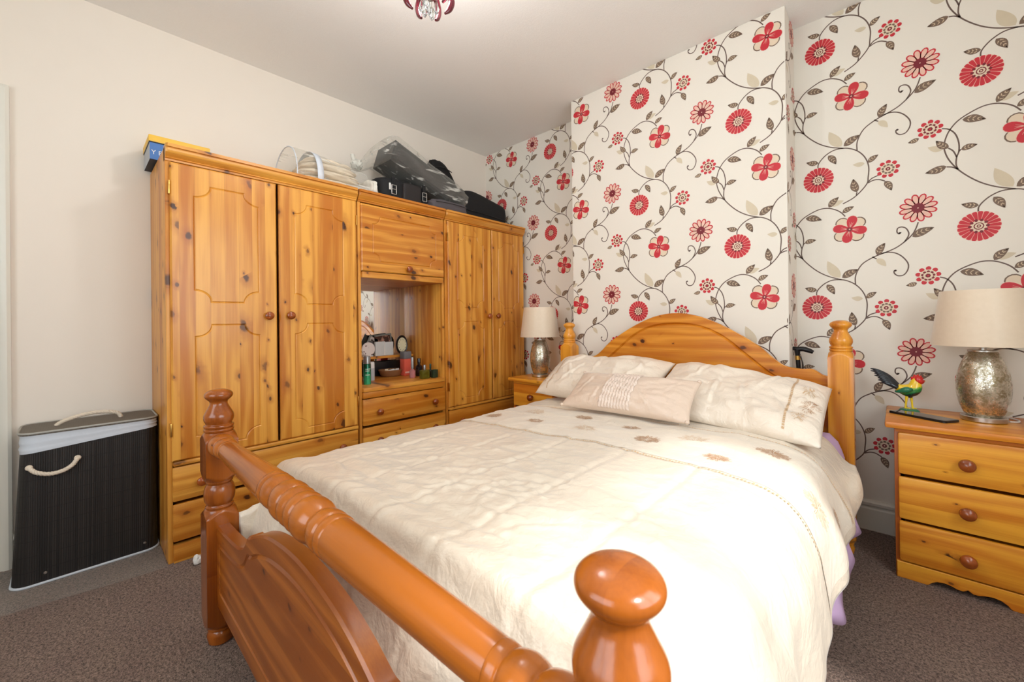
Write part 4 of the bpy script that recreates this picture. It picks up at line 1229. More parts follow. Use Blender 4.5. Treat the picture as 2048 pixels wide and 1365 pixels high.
sx = lidk.n('SeparateXYZ'); lidk.l(lidk.obj(), sx.inputs[0])
wl = lidk.math('MULTIPLY', lidk.math('SINE', lidk.math('MULTIPLY', sx.outputs[0], 420.0)), lidk.math('SINE', lidk.math('MULTIPLY', sx.outputs[1], 420.0)))
lidk.l(lidk.mix(lidk.math('MULTIPLY_ADD', wl, 0.5, 0.5), srgb(84, 77, 68), srgb(116, 108, 96)), lidk.b.inputs['Base Color'])
lidk.b.inputs['Roughness'].default_value = 0.6; lidk.bump(wl, 0.3, 0.002)
liner_m = plain('pale_blue_cotton', srgb(206, 212, 220), 0.85, vary=0.03, scale=40, bump=0.15)
rope_m = plain('cream_cotton_rope', srgb(222, 208, 188), 0.85, vary=0.08, scale=120)
pipe_m = plain('grey_piping', srgb(170, 168, 160), 0.8)

hb = thing('laundry_basket', 'tapered black bamboo laundry basket with pale liner and rope handles', 'basket', (0.155, -2.69, 0.0))
B0 = (0.028, 0.292, -2.925, -2.468); B1 = (0.036, 0.284, -2.896, -2.472)
rings = []
for k in range(13):
    q = k / 12; e = [a + (b - a) * q for a, b in zip(B0, B1)]
    rings.append(rrect(e[0], e[1], e[2], e[3], 0.05 - 0.006 * q, 0.006 + 0.612 * q))
MB().rings(rings).build('body', bam.m, hb, sharp=60)
# liner turned down over the rim, lower at the left than at the right
top = rrect(B1[0] - 0.004, B1[1] + 0.004, B1[2] - 0.004, B1[3] + 0.003, 0.047, 0)
rings = []
for k in range(9):
    q = k / 8; ring = []
    for i, (x, y, _) in enumerate(top):
        lo = 0.545 + 0.040 * (y - B1[2]) / (B1[3] - B1[2])
        wv = 0.0018 * math.sin(q * 15 + y * 20) + 0.0012 * math.sin(q * 27 - y * 33)
        c_x, c_y = 0.16, -2.684
        d = Vector((x - c_x, y - c_y, 0)).normalized()
        g = 1 + 0.004 * (1 - q)
        ring.append((c_x + (x - c_x) * g + d.x * wv, c_y + (y - c_y) * g + d.y * wv, lo + (0.621 - lo) * q))
    rings.append(ring)
MB().rings(rings, caps=False).build('liner', liner_m, hb, sharp=70)
lid = MB().rings([rrect(B1[0] - 0.007, B1[1] + 0.007, B1[2] - 0.007, B1[3] + 0.004, 0.05, z) for z in (0.621, 0.631)]).build('lid', lidk.m, hb)
pp = rrect(B1[0] - 0.008, B1[1] + 0.008, B1[2] - 0.008, B1[3] + 0.0045, 0.05, 0.630)
MB().tube(pp + [pp[0]], 0.0042, 8).build('lid_piping', pipe_m, lid)
pp = rrect(B0[0] - 0.001, B0[1] + 0.001, B0[2] - 0.001, B0[3] + 0.0015, 0.05, 0.006)
MB().tube(pp + [pp[0]], 0.0052, 8).build('base_piping', liner_m, hb)
rope(cr([(0.170, -2.800, 0.632), (0.168, -2.775, 0.648), (0.165, -2.72, 0.664), (0.160, -2.66, 0.668), (0.156, -2.605, 0.655), (0.155, -2.590, 0.632)], 9), 0.0085, rope_m, 'rope_handle', lid, 8)
rope(cr([(0.285, -2.872, 0.492), (0.297, -2.868, 0.486), (0.303, -2.850, 0.468), (0.304, -2.815, 0.455), (0.304, -2.780, 0.458), (0.303, -2.752, 0.474), (0.297, -2.738, 0.494), (0.285, -2.735, 0.500)], 8), 0.0085, rope_m, 'rope_handle', hb, 8)
for y, z in ((-2.872, 0.492), (-2.735, 0.500)):
    MB().lathe([(0.0, 0.0), (0.009, 0.0), (0.0115, 0.006), (0.009, 0.011), (0.0, 0.012)], (0.287, y, z), 12, 'x').build('rope_knot', rope_m, hb)
for y in (-2.83, -2.52):
    MB().lathe([(0.0, 0.0), (0.006, 0.0), (0.0045, 0.003), (0.0, 0.0035)], (0.2925, y, 0.045), 12, 'x').build('rivet', chrome_m, hb)

# clear plastic carpet protector under the basket
pk = NT('clear_plastic_sheet')
for_mix = pk.n('MixShader'); tb = pk.n('BsdfTransparent')
pk.b.inputs['Base Color'].default_value = srgb(190, 186, 178)
pk.b.inputs['Roughness'].default_value = 0.25
nz = pk.noise(pk.obj(), 9, 3); 
pk.l(pk.math('MULTIPLY_ADD', nz, 0.25, 0.12), for_mix.inputs[0])
pk.l(tb.outputs[0], for_mix.inputs[1]); pk.l(pk.b.outputs[0], for_mix.inputs[2]); pk.l(for_mix.outputs[0], pk.out.inputs['Surface'])
pk.bump(nz, 0.4, 0.01)
mb = MB()
NX, NY = 16, 40
rows = []
for i in range(NY + 1):
    y = -3.30 + (0.835) * i / NY
    rows.append([(0.035 + (0.435 + 0.06 * sst(-3.0, -2.47, y)) * j / NX, y, 0.0022 + 0.002 * abs(noise.noise(Vector((y * 9, j * 0.5, 1)))) * sst(-2.93, -3.0, y)) for j in range(NX + 1)])
mb.rings(rows, closed=False, caps=False)
tag(mb.build('carpet_protector', pk.m, sharp=80), 'clear plastic sheet on the carpet under the laundry basket', 'plastic sheet')

# scrap of white tissue beside the foot post
mb = MB(); bm = bmesh.new(); bmesh.ops.create_icosphere(bm, subdivisions=3, radius=0.02)
for v in bm.verts:
    n_ = 1 + 0.45 * noise.noise(v.co * 60) + 0.2 * noise.noise(v.co * 140)
    v.co = Vector((0.600, -2.372, 0.020)) + Vector((v.co.x * n_ * 0.8, v.co.y * n_ * 0.75, max(-0.019, v.co.z * n_ * 1.0)))
mb.bm(bm)
tag(mb.build('tissue', plain('white_tissue', srgb(236, 234, 230), 0.9), sharp=30), 'crumpled white tissue on the carpet by the wardrobe drawers', 'tissue')

# ================================================================= ON TOP OF THE WARDROBES
def soft_box(x0, x1, y0, y1, z0, z1, p=5.0, n=18, wob=0.0, seed=0.0, xf=None):
    """rounded, slightly slumped fabric box; super-ellipsoid surface"""
    bm = bmesh.new(); bmesh.ops.create_cube(bm, size=2)
    bmesh.ops.subdivide_edges(bm, edges=list(bm.edges), cuts=n, use_grid_fill=True)
    mb = MB()
    for v in bm.verts:
        c = v.co; L = (abs(c.x) ** p + abs(c.y) ** p + abs(c.z) ** p) ** (1 / p)
        c = c / L
        w = 1 + wob * noise.noise(Vector((c.x * 2.2 + seed, c.y * 2.2, c.z * 2.2))) + wob * 0.4 * noise.noise(Vector((c.x * 6 + seed, c.y * 6, c.z * 6)))
        q = Vector(((x0 + x1) / 2 + c.x * w * (x1 - x0) / 2, (y0 + y1) / 2 + c.y * w * (y1 - y0) / 2, (z0 + z1) / 2 + c.z * (w if c.z > -0.5 else 1) * (z1 - z0) / 2))
        v.co = xf(q) if xf else q
    return mb.bm(bm)
ZT = HW

# blue and yellow storage box
bx = thing('storage_box', 'blue storage box with yellow lid overhanging the end of the wardrobe', 'box', (0.14, -2.37, ZT))
blue_m = plain('blue_card', srgb(74, 120, 184), 0.5); yl_m = plain('yellow_card', srgb(238, 190, 72), 0.5)
grey_card = plain('pale_grey_card', srgb(176, 180, 186), 0.6); under_shade_m = plain('shaded_underside_card', srgb(40, 44, 56), 0.6)
mb = MB()
X0, X1, Y0, Y1, Z0, Z1 = 0.026, 0.257, -2.486, -2.250, ZT + 0.001, ZT + 0.090
P = [(x, y, z) for x in (X0, X1) for y in (Y0, Y1) for z in (Z0, Z1)]
mb.add(P, [(4, 6, 7, 5)], 0); mb.add(P, [(0, 4, 5, 1)], 1); mb.add(P, [(0, 1, 3, 2), (2, 3, 7, 6), (1, 5, 7, 3)], 0); mb.add(P, [(0, 2, 6, 4)], 2)  # underside gets a dark colour that paints in its shade
mb.build('carton', [blue_m, grey_card, under_shade_m], bx, smooth=False)
mb = MB(); mb.box(X0 - 0.002, X1 + 0.004, Y0 - 0.004, Y1 + 0.004, Z1 - 0.003, Z1 + 0.029, 0.002); mb.build('lid', yl_m, bx)
mb = MB(); mb.box(X0 - 0.001, X1 + 0.003, Y0 - 0.003, Y1 + 0.003, Z1 - 0.008, Z1 - 0.0032); mb.build('lid_lip', black_m, bx, smooth=False)
fc = bpy.data.curves.new('lettering', 'FONT'); fc.body = 'Y BA'; fc.size = 0.030; fc.extrude = 0.0004
fo = bpy.data.objects.new('lettering', fc); COL.objects.link(fo)
bpy.context.view_layer.update()
me = bpy.data.meshes.new_from_object(fo.evaluated_get(bpy.context.evaluated_depsgraph_get()))
bpy.data.objects.remove(fo)
me.materials.clear(); me.materials.append(white_m)
fo = bpy.data.objects.new('lettering', me); COL.objects.link(fo); fo.parent = bx
fo.location = Vector((X1 + 0.0008, Y0 + 0.005, ZT + 0.026)) - BASE[bx.name]
fo.rotation_euler = (PI / 2, 0, PI / 2)

# clear zip bag with a folded blanket
film = NT('clear_pvc_film')
ms = film.n('MixShader'); tb = film.n('BsdfTransparent'); tb.inputs['Color'].default_value = (0.97, 0.97, 0.96, 1)
film.b.inputs['Base Color'].default_value = srgb(226, 224, 216); film.b.inputs['Roughness'].default_value = 0.12
mpn = film.n('Mapping'); mpn.inputs['Rotation'].default_value = (0.35, 0, 0); mpn.inputs['Scale'].default_value = (1.0, 0.22, 1.4); film.l(film.obj(), mpn.inputs[0])
fz = film.noise(mpn.outputs[0], 26, 3, 0.5, 0.5); fr_ = film.n('LayerWeight'); fr_.inputs[0].default_value = 0.35
film.l(film.math('ADD', film.math('MULTIPLY', film.sstep(fz, 0.56, 0.74), 0.6), film.math('MULTIPLY_ADD', fr_.outputs['Facing'], 0.35, 0.05), None, True), ms.inputs[0])
film.l(tb.outputs[0], ms.inputs[1]); film.l(film.b.outputs[0], ms.inputs[2]); film.l(ms.outputs[0], film.out.inputs['Surface'])
film.bump(fz, 0.6, 0.02)
film_m = film.m
fleece = plain('cream_blanket', srgb(226, 210, 186), 0.9, vary=0.08, scale=45, bump=0.5)
trim_w = plain('white_bag_trim', srgb(214, 220, 228), 0.5)
zb = thing('blanket_bag', 'clear plastic bag with white trim holding a cream folded blanket', 'bag', (0.27, -1.66, ZT))
def arch(y, hw, h, cx=0.27, n=22, flat=0.0):
    out = []
    for i in range(n + 1):
        a = PI * i / n
        out.append((cx - hw * math.cos(a), y, ZT + 0.004 + h * math.sin(a) ** 0.75))
    return out
bl = thing('folded_blanket', 'cream striped blanket folded inside the clear bag on the wardrobe', 'blanket', (0.27, -1.62, ZT))
for k, (y0, y1, z0, z1, hw) in enumerate(((-1.86, -1.47, 0.006, 0.062, 0.17), (-1.84, -1.48, 0.058, 0.110, 0.165), (-1.82, -1.50, 0.104, 0.152, 0.155), (-1.80, -1.52, 0.146, 0.188, 0.13))):
    soft_box(0.27 - hw, 0.27 + hw, y0, y1, ZT + z0, ZT + z1, 3.5, 12, 0.10, k * 3.1).build('fold', fleece, bl, sharp=80)
mb = MB(); rows = []
for k in range(13):
    q = k / 12; y = -1.885 + 0.44 * q
    hw = 0.195 - 0.015 * q; h = 0.225 - 0.035 * q ** 2
    rows.append([Vector(p) + Vector((0.005 * noise.noise(Vector((p[0] * 20, y * 20, p[2] * 20))), 0, 0.006 * noise.noise(Vector((p[0] * 14, y * 17, 3))))) for p in arch(y, hw, h)])
mb.rings(rows, closed=False, caps=False)
mb.build('film', film_m, zb, sharp=80)
mb = MB(); rows = [arch(-1.775, 0.196, 0.224), arch(-1.740, 0.196, 0.221)]
mb.rings(rows, closed=False, caps=False)
mb.v = [(0.27 + (v[0] - 0.27) * 1.015, v[1], v[2] + 0.003) for v in mb.v]
o = mb.build('trim_band', trim_w, zb); sol = o.modifiers.new('t', 'SOLIDIFY'); sol.thickness = 0.002
mb = MB(); a = arch(-1.885, 0.195, 0.225)
mb.tube(a, 0.003, 6); mb.build('zip_edge', trim_w, zb)
# white folded linen beside it
wl_ = soft_box(0.16, 0.44, -1.442, -1.370, ZT + 0.001, ZT + 0.125, 3.2, 14, 0.14, 4.4)
tag(wl_.build('folded_linen', plain('white_linen', srgb(228, 222, 210), 0.9, bump=0.3), sharp=80), 'white folded linen squeezed between the clear bag and the black holdall', 'linen')

# black holdall with pocket and buckles
hd = thing('holdall', 'black nylon holdall with buckles under the plastic wrapped case', 'bag', (0.30, -1.17, ZT))
soft_box(0.09, 0.43, -1.365, -0.985, ZT + 0.001, ZT + 0.175, 6, 12, 0.03, 1.7).build('bag_body', black_fab, hd, sharp=70)
soft_box(0.405, 0.452, -1.20, -1.055, ZT + 0.008, ZT + 0.150, 8, 10, 0.02, 2.2).build('pocket', plain('charcoal_nylon', srgb(38, 34, 34), 0.7), hd, sharp=70)
for y in (-1.265, -1.02):
    mb = MB()
    for a, b in (((y - 0.017, 0.055), (y + 0.017, 0.055)), ((y + 0.017, 0.055), (y + 0.017, 0.115)), ((y + 0.017, 0.115), (y - 0.017, 0.115)), ((y - 0.017, 0.115), (y - 0.017, 0.055)), ((y - 0.017, 0.088), (y + 0.017, 0.088))):
        mb.tube([(0.437, a[0], ZT + a[1]), (0.437, b[0], ZT + b[1])], 0.0026, 6)
    mb.build('buckle', chrome_m, hd)
    MB().box(0.424, 0.434, y - 0.013, y + 0.013, ZT + 0.004, ZT + 0.17, 0.002).build('strap', black_fab, hd)
MB().box(0.430, 0.437, -1.300, -1.288, ZT + 0.080, ZT + 0.125, 0.002).build('zip_pull', white_m, hd)

# dark case wrapped in a knotted clear bag, tilted across the other luggage
cs = thing('wrapped_case', 'dark grey case wrapped in a knotted clear plastic bag, tilted on the luggage', 'case', (0.24, -0.95, ZT))
YZ = [(-1.268, 2.180), (-0.800, 2.002), (-0.635, 2.100), (-1.225, 2.325)]
mb = MB()
slab(mb, YZ, 0.25, lambda u, v, w: (0.16 + w, u, v), 0.012)
case_m = plain('charcoal_case', srgb(42, 39, 38), 0.5, vary=0.1)
mb.build('case_shell', case_m, cs)
mb = MB()
slab(mb, [(-1.225, 2.19), (-0.76, 2.018), (-0.70, 2.085), (-1.19, 2.27)], 0.004, lambda u, v, w: (0.410 + w, u, v), 0.002)
mb.build('front_panel', plain('charcoal_panel', srgb(50, 46, 45), 0.45), cs)
def film_ring(q, infl, wr):
    """section of the bag at q along the case, from the knot (0) to the flared end (1)"""
    key = [(-1.445, 2.118, 0.012, 0.012), (-1.405, 2.145, 0.05, 0.040), (-1.32, 2.225, 0.105, 0.085), (-1.245, 2.258, 0.140, 0.088), (-1.05, 2.180, 0.142, 0.084), (-0.85, 2.105, 0.142, 0.080), (-0.69, 2.045, 0.140, 0.076), (-0.62, 2.025, 0.12, 0.060), (-0.575, 2.045, 0.10, 0.030)]
    S = cr([(a, b, c) for a, b, c, d in key], 6); D_ = cr([(d, 0, 0) for a, b, c, d in key], 6)
    i = min(len(S) - 1, int(round(q * (len(S) - 1))))
    y, z, hx = S[i]; hz = D_[i].x
    out = []
    for j in range(44):
        a = 2 * PI * j / 44; c, s = math.cos(a), math.sin(a)
        k = (abs(c) ** 5 + abs(s) ** 5) ** (-1 / 5)
        w = 1 + wr * noise.noise(Vector((c * 2.5, s * 2.5, y * 9))) + wr * 0.8 * math.sin(a * 11 + y * 4) * sst(-1.22, -1.42, y) * 1.0
        dz, dx = s * k * (hz + infl) * w, c * k * (hx + infl) * w
        out.append((0.285 + dx, y + 0.36 * dz * 0.9, z + dz))
    return out
mb = MB(); mb.rings([film_ring(k / 48, 0.012, 0.05) for k in range(49)], True, False)
mb.build('plastic_film', film_m, cs, sharp=80)
mb = MB(); bm = bmesh.new(); bmesh.ops.create_icosphere(bm, subdivisions=3, radius=0.036)
for v in bm.verts:
    v.co = Vector((0.285, -1.452, 2.122)) + v.co * (1 + 0.5 * noise.noise(v.co * 70))
mb.bm(bm)
knot_k = plain('bunched_plastic', srgb(206, 204, 194), 0.25, vary=0.1, scale=80, bump=0.4)
mb.tube(cr([(0.285, -1.455, 2.135), (0.285, -1.475, 2.16), (0.282, -1.478, 2.185)], 4), [0.014] * 9, 8)
mb.tube(cr([(0.285, -1.452, 2.115), (0.30, -1.475, 2.112), (0.31, -1.482, 2.100)], 4), [0.015] * 9, 8)
mb.build('knot', knot_k, cs, sharp=50)

# grey wash bag, black pouch, black case in the corner
gb = thing('wash_bag', 'small grey fabric bag lying in front of the wrapped case', 'bag', (0.43, -0.80, ZT))
soft_box(0.375, 0.495, -0.99, -0.655, ZT + 0.001, ZT + 0.088, 4, 12, 0.07, 7.7).build('bag_body', plain('grey_polyester', srgb(86, 80, 84), 0.75, bump=0.3), gb, sharp=80)
MB().tube(cr([(0.505, -0.97, ZT + 0.055), (0.508, -0.82, ZT + 0.062), (0.504, -0.68, ZT + 0.058)], 5), 0.0025, 6).build('zip', black_m, gb)
po = thing('pouch', 'black pouch standing upright behind the wrapped case', 'pouch', (0.12, -0.60, ZT))
def lean(q): return Vector((q.x, q.y - 0.50 * (q.z - 2.12), q.z))
soft_box(0.02, 0.128, -0.605, -0.385, ZT + 0.001, 2.425, 4, 12, 0.06, 3.9, lean).build('pouch_body', black_fab, po, sharp=80)
MB().tube(cr([lean(Vector((0.130, -0.58, 2.35))), lean(Vector((0.136, -0.49, 2.365))), lean(Vector((0.130, -0.41, 2.35)))], 5), 0.004, 6).build('zip', black_m, po)
kc = thing('black_case', 'black soft carrying case with handle in the corner on the wardrobe', 'case', (0.25, -0.34, ZT))
def slope(q): return Vector((q.x, q.y, ZT + (q.z - ZT) * (1.0 - 0.22 * sst(-0.50, -0.06, q.y))))
soft_box(0.14, 0.36, -0.585, -0.075, ZT + 0.001, ZT + 0.275, 7, 14, 0.015, 6.1, slope).build('case_body', black_fab, kc, sharp=60)
MB().tube(cr([(0.25, -0.560, 2.105), (0.26, -0.565, 2.145), (0.26, -0.550, 2.168), (0.26, -0.53, 2.170), (0.255, -0.495, 2.162), (0.25, -0.485, 2.128)], 5), 0.007, 8).build('handle', black_m, kc, sharp=80)
MB().tube(cr([(0.361, -0.55, ZT + 0.10), (0.364, -0.34, ZT + 0.095), (0.361, -0.09, ZT + 0.08)], 5), 0.003, 6).build('zip', black_m, kc)

# ================================================================= IN THE MIRROR NICHE
ZN, ZS = 0.6725, 0.8265
steel = plain('silver_plastic', srgb(150, 150, 150), 0.3, metal=0.6)
can = thing('spray_can', 'green aerosol can with grey cap at the front of the niche', 'spray can', (0.385, -1.445, ZN))
gk = NT('green_metallic_label')
sx = gk.n('SeparateXYZ'); gk.l(gk.obj(), sx.inputs[0])
gk.l(gk.mix(gk.sstep(sx.outputs[2], 0.03, 0.125), srgb(64, 190, 140), srgb(14, 84, 62)), gk.b.inputs['Base Color'])
gk.b.inputs['Roughness'].default_value = 0.2; gk.b.inputs['Metallic'].default_value = 0.5
MB().lathe([(0.0, 0.0), (0.022, 0.0), (0.0235, 0.004), (0.0235, 0.128), (0.021, 0.134), (0.0, 0.134)], (0.385, -1.445, ZN), 26).build('can_body', gk.m, can)
MB().lathe([(0.021, 0.132), (0.0225, 0.134), (0.022, 0.176), (0.018, 0.184), (0.0, 0.185)], (0.385, -1.445, ZN), 26).build('cap', steel, can)
mb = MB()
for z, a0, a1 in ((0.098, -0.9, 0.5), (0.086, -0.9, 0.2), (0.060, -0.9, 0.3)):
    for i in range(8):
        a, b = a0 + (a1 - a0) * i / 8, a0 + (a1 - a0) * (i + 0.8) / 8
        r = 0.0238
        mb.add([(0.385 + r * math.cos(q), -1.445 + r * math.sin(q), ZN + z + h) for q, h in ((a, 0), (b, 0), (b, 0.005), (a, 0.005))], [(0, 1, 2, 3)])
mb.build('label_marks', white_m, can, smooth=False)
wc = thing('roll_on', 'slim white deodorant bottle behind the green can', 'bottle', (0.24, -1.335, ZN))
MB().lathe([(0.0, 0.0), (0.017, 0.0), (0.0185, 0.004), (0.0185, 0.085), (0.0, 0.085)], (0.24, -1.335, ZN), 22).build('bottle_body', plain('grey_white_plastic', srgb(186, 188, 190), 0.35), wc)
MB().lathe([(0.018, 0.085), (0.0185, 0.088), (0.0175, 0.122), (0.013, 0.128), (0.0, 0.129)], (0.24, -1.335, ZN), 22).build('cap', white_m, wc)

# wicker basket under the raised shelf
wb_ = thing('wicker_basket', 'small oval wicker basket under the raised shelf', 'basket', (0.135, -1.13, ZN))
wick = NT('woven_wicker'); sx = wick.n('SeparateXYZ'); wick.l(wick.obj(), sx.inputs[0])
an = wick.math('ARCTAN2', sx.outputs[1], sx.outputs[0])
ww = wick.math('MULTIPLY', wick.math('SINE', wick.math('MULTIPLY', an, 34.0)), wick.math('SINE', wick.math('MULTIPLY', sx.outputs[2], 700.0)))
wick.l(wick.mix(wick.math('MULTIPLY_ADD', ww, 0.5, 0.5), srgb(74, 44, 28), srgb(182, 126, 76)), wick.b.inputs['Base Color'])
wick.b.inputs['Roughness'].default_value = 0.6; wick.bump(ww, 0.5, 0.003)
mb = MB().lathe([(0.0, 0.0), (0.060, 0.0), (0.072, 0.012), (0.086, 0.045), (0.082, 0.046), (0.066, 0.012), (0.0, 0.006)], (0, 0, 0), 36, caps=False)
mb.v = [(0.135 + v[0] * 0.9, -1.13 + v[1] * 1.05, ZN + v[2]) for v in mb.v]
mb.build('bowl', wick.m, wb_, sharp=50)
mb = MB().tube([(0.135 + 0.084 * 0.9 * math.cos(2 * PI * i / 36), -1.13 + 0.084 * 1.05 * math.sin(2 * PI * i / 36), ZN + 0.046) for i in range(37)], 0.004, 8)
mb.build('rim', wick.m, wb_)
for k, (x, y, rz_, ln) in enumerate(((0.15, -1.10, 0.4, 0.05), (0.13, -1.16, -0.5, 0.06), (0.165, -1.145, 1.2, 0.045))):
    d = Vector((math.cos(rz_), math.sin(rz_), 0.25)) * ln / 2; c = Vector((x, y, ZN + 0.045))
    e = Vector((-d.y, d.x, 0)).normalized() * 0.011; h = Vector((0, 0, 0.006))
    P = [c + sa * d + sb * e + sc * h for sa in (-1, 1) for sb in (-1, 1) for sc in (-1, 1)]
    mb = MB().add(P, [(0, 1, 3, 2), (4, 6, 7, 5), (0, 4, 5, 1), (2, 3, 7, 6), (0, 2, 6, 4), (1, 5, 7, 3)])
    tag(mb.build('paper_packet', [white_m, plain('cream_packet', srgb(226, 206, 176), 0.6), white_m][k], smooth=False), ('white folded packet lying on the right of the wicker basket', 'cream packet lying on the left of the wicker basket', 'white packet sticking out of the front of the wicker basket')[k], 'packet')
bb = MB().box(0.042, 0.062, -1.30, -0.99, ZN, ZN + 0.105, 0.004)
tag(bb.build('black_box', black_m), 'flat black box standing at the back under the raised shelf', 'box')

# red and grey boxed perfume
rb = thing('perfume_box', 'coral red perfume carton with grey top at the right of the niche', 'box', (0.185, -1.03, ZN))
MB().box(0.155, 0.215, -1.062, -1.000, ZN, ZN + 0.125, 0.002).build('carton', plain('coral_card', srgb(226, 98, 78), 0.45), rb)
MB().box(0.1545, 0.2155, -1.0625, -0.9995, ZN + 0.125, ZN + 0.180, 0.006).build('top_sleeve', plain('grey_card', srgb(112, 112, 116), 0.4), rb)
MB().box(0.2155, 0.2160, -1.055, -1.007, ZN + 0.018, ZN + 0.030).build('label', plain('pale_print', srgb(244, 196, 180), 0.5), rb, smooth=False)
glass_b = plain('bottle_glass', srgb(236, 226, 220), 0.05, trans=1.0)
def bottle(label, x, y, r, h, gm, capm, caph, square=False):
    t = thing('perfume_bottle', label, 'bottle', (x, y, ZN), 'perfume bottles in the niche')
    if square:
        mb = MB().box(x - r, x + r, y - r * 1.7, y + r * 1.7, ZN, ZN + h, 0.005)
    else:
        mb = MB().lathe([(0.0, 0.0), (r * 0.92, 0.0), (r, 0.004), (r, h * 0.8), (r * 0.55, h * 0.95), (r * 0.4, h), (0.0, h)], (x, y, ZN), 24)
    mb.build('flask', gm, t)
    MB().lathe([(0.0, h), (r * 0.42, h), (r * 0.42, h + 0.006), (r * 0.5, h + 0.008), (r * 0.5, h + caph * 0.9), (r * 0.42, h + caph), (0.0, h + caph)], (x, y, ZN), 20).build('cap', capm, t)
    return t
pink_g = plain('pink_bottle_glass', srgb(226, 160, 160), 0.08, trans=0.6)
green_g = plain('olive_bottle_glass', srgb(120, 116, 36), 0.08, trans=0.55)
dark_g = plain('dark_bottle_glass', srgb(24, 24, 30), 0.06, coat=0.5)
bottle('round pink glass perfume bottle with tall silver cap', 0.340, -1.075, 0.021, 0.062, pink_g, steel, 0.085)
bottle('flat olive green perfume bottle at the front edge of the niche', 0.455, -1.050, 0.019, 0.062, green_g, steel, 0.035, True)
bottle('dark perfume bottle with rounded cap behind the olive bottle', 0.290, -0.985, 0.026, 0.085, dark_g, dark_g, 0.045)
bottle('small dark green scent bottle against the right side of the niche', 0.410, -0.968, 0.014, 0.055, dark_g, plain('green_cap', srgb(40, 66, 54), 0.3), 0.04)
tag(MB().box(0.452, 0.484, -0.996, -0.955, ZN, ZN + 0.058, 0.003).build('gift_box', plain('dark_green_card', srgb(36, 52, 34), 0.35, vary=0.4, scale=90), None), 'small dark green patterned carton beside the olive bottle', 'box')

# on the raised shelf
pl = thing('keepsake_plaque', 'round white floral keepsake disc leaning on the raised shelf', 'plaque', (0.10, -1.283, ZS))
plk = NT('white_floral_ceramic'); nz = plk.noise(plk.obj(), 42, 2)
plk.l(plk.mix(plk.sstep(nz, 0.60, 0.68), srgb(232, 222, 216), srgb(112, 62, 58)), plk.b.inputs['Base Color']); plk.b.inputs['Roughness'].default_value = 0.3
MB().lathe([(0.0, 0.0), (0.048, 0.0), (0.052, 0.004), (0.048, 0.009), (0.0, 0.010)], (0.100, -1.288, ZS + 0.0525), 34, 'x').build('disc', plk.m, pl)
MB().box(0.088, 0.120, -1.318, -1.258, ZS, ZS + 0.008, 0.002).build('foot', white_m, pl)
gc = thing('greeting_box', 'pale silver card box standing on the raised shelf', 'box', (0.09, -1.155, ZS))
pale_c = plain('pale_silver_card', srgb(206, 210, 210), 0.3)
MB().box(0.078, 0.104, -1.232, -1.162, ZS, ZS + 0.104, 0.002).build('card_face', pale_c, gc)
MB().box(0.078, 0.104, -1.158, -1.086, ZS, ZS + 0.100, 0.002).build('card_face', pale_c, gc)
MB().box(0.076, 0.107, -1.1635, -1.1565, ZS, ZS + 0.106, 0.002).build('spine', white_m, gc)
def photo(label, y0, y1, z1, tilt, c1, c2, sc):
    k = NT('photo_print'); v = k.noise(k.obj(), sc, 3)
    k.l(k.mix(k.sstep(v, 0.45, 0.58), c1, c2), k.b.inputs['Base Color']); k.b.inputs['Roughness'].default_value = 0.2
    t = thing('photo_card', label, 'photo', (0.06, (y0 + y1) / 2, ZS), 'photo cards on the raised shelf')
    x = 0.066 - 0.010
    cy, cz = (y0 + y1) / 2, ZS
    def rot(y, z): 
        a = tilt; return (cy + (y - cy) * math.cos(a) - (z - cz) * math.sin(a), cz + (y - cy) * math.sin(a) + (z - cz) * math.cos(a))
    mb = MB()
    lift = abs(math.sin(tilt)) * (y1 - y0) / 2
    P = []
    for xx in (x - 0.0015, x):
        for y, z in ((y0, ZS), (y1, ZS), (y1, z1), (y0, z1)):
            q = rot(y, z); P.append((xx, q[0], q[1] + lift))
    mb.add(P, [(0, 1, 2, 3), (7, 6, 5, 4), (0, 4, 5, 1), (1, 5, 6, 2), (2, 6, 7, 3), (3, 7, 4, 0)])
    mb.build('mount', plain('grey_photo_mount', srgb(120, 122, 116), 0.4), t, smooth=False)
    mb = MB(); P = []
    for y, z in ((y0 + 0.012, ZS + 0.012), (y1 - 0.012, ZS + 0.012), (y1 - 0.012, z1 - 0.012), (y0 + 0.012, z1 - 0.012)):
        q = rot(y, z); P.append((x + 0.0006, q[0], q[1] + lift))
    mb.add(P, [(0, 1, 2, 3)]); mb.build('print', k.m, t, smooth=False)
photo('grey mounted photo standing tilted behind the round disc', -1.31, -1.22, ZS + 0.135, -0.45, srgb(30, 26, 26), srgb(200, 190, 182), 26)
photo('dark photo standing behind the pale silver card box', -1.215, -1.06, ZS + 0.150, 0.10, srgb(58, 30, 26), srgb(190, 140, 120), 20)
ck_ = thing('oval_clock', 'oval black framed clock face on the raised shelf', 'clock', (0.10, -1.018, ZS))
mb = MB().lathe([(0.0, -0.012), (0.040, -0.012), (0.048, -0.006), (0.050, 0.004), (0.046, 0.010), (0.040, 0.006), (0.0, 0.006)], (0, 0, 0), 36, 'x')
mb.v = [(0.110 + v[0], -1.018 + v[1] * 1.0, ZS + 0.0735 + v[2] * 1.47) for v in mb.v]
mb.build('frame', black_m, ck_)
mb = MB().lathe([(0.0, 0.0), (0.0375, 0.0), (0.0375, 0.0015), (0.0, 0.002)], (0, 0, 0), 36, 'x')
mb.v = [(0.1162 + v[0], -1.018 + v[1], ZS + 0.0735 + v[2] * 1.47) for v in mb.v]
mb.build('face', plain('cream_dial', srgb(220, 214, 180), 0.4, vary=0.12, scale=60), ck_)
mb = MB()
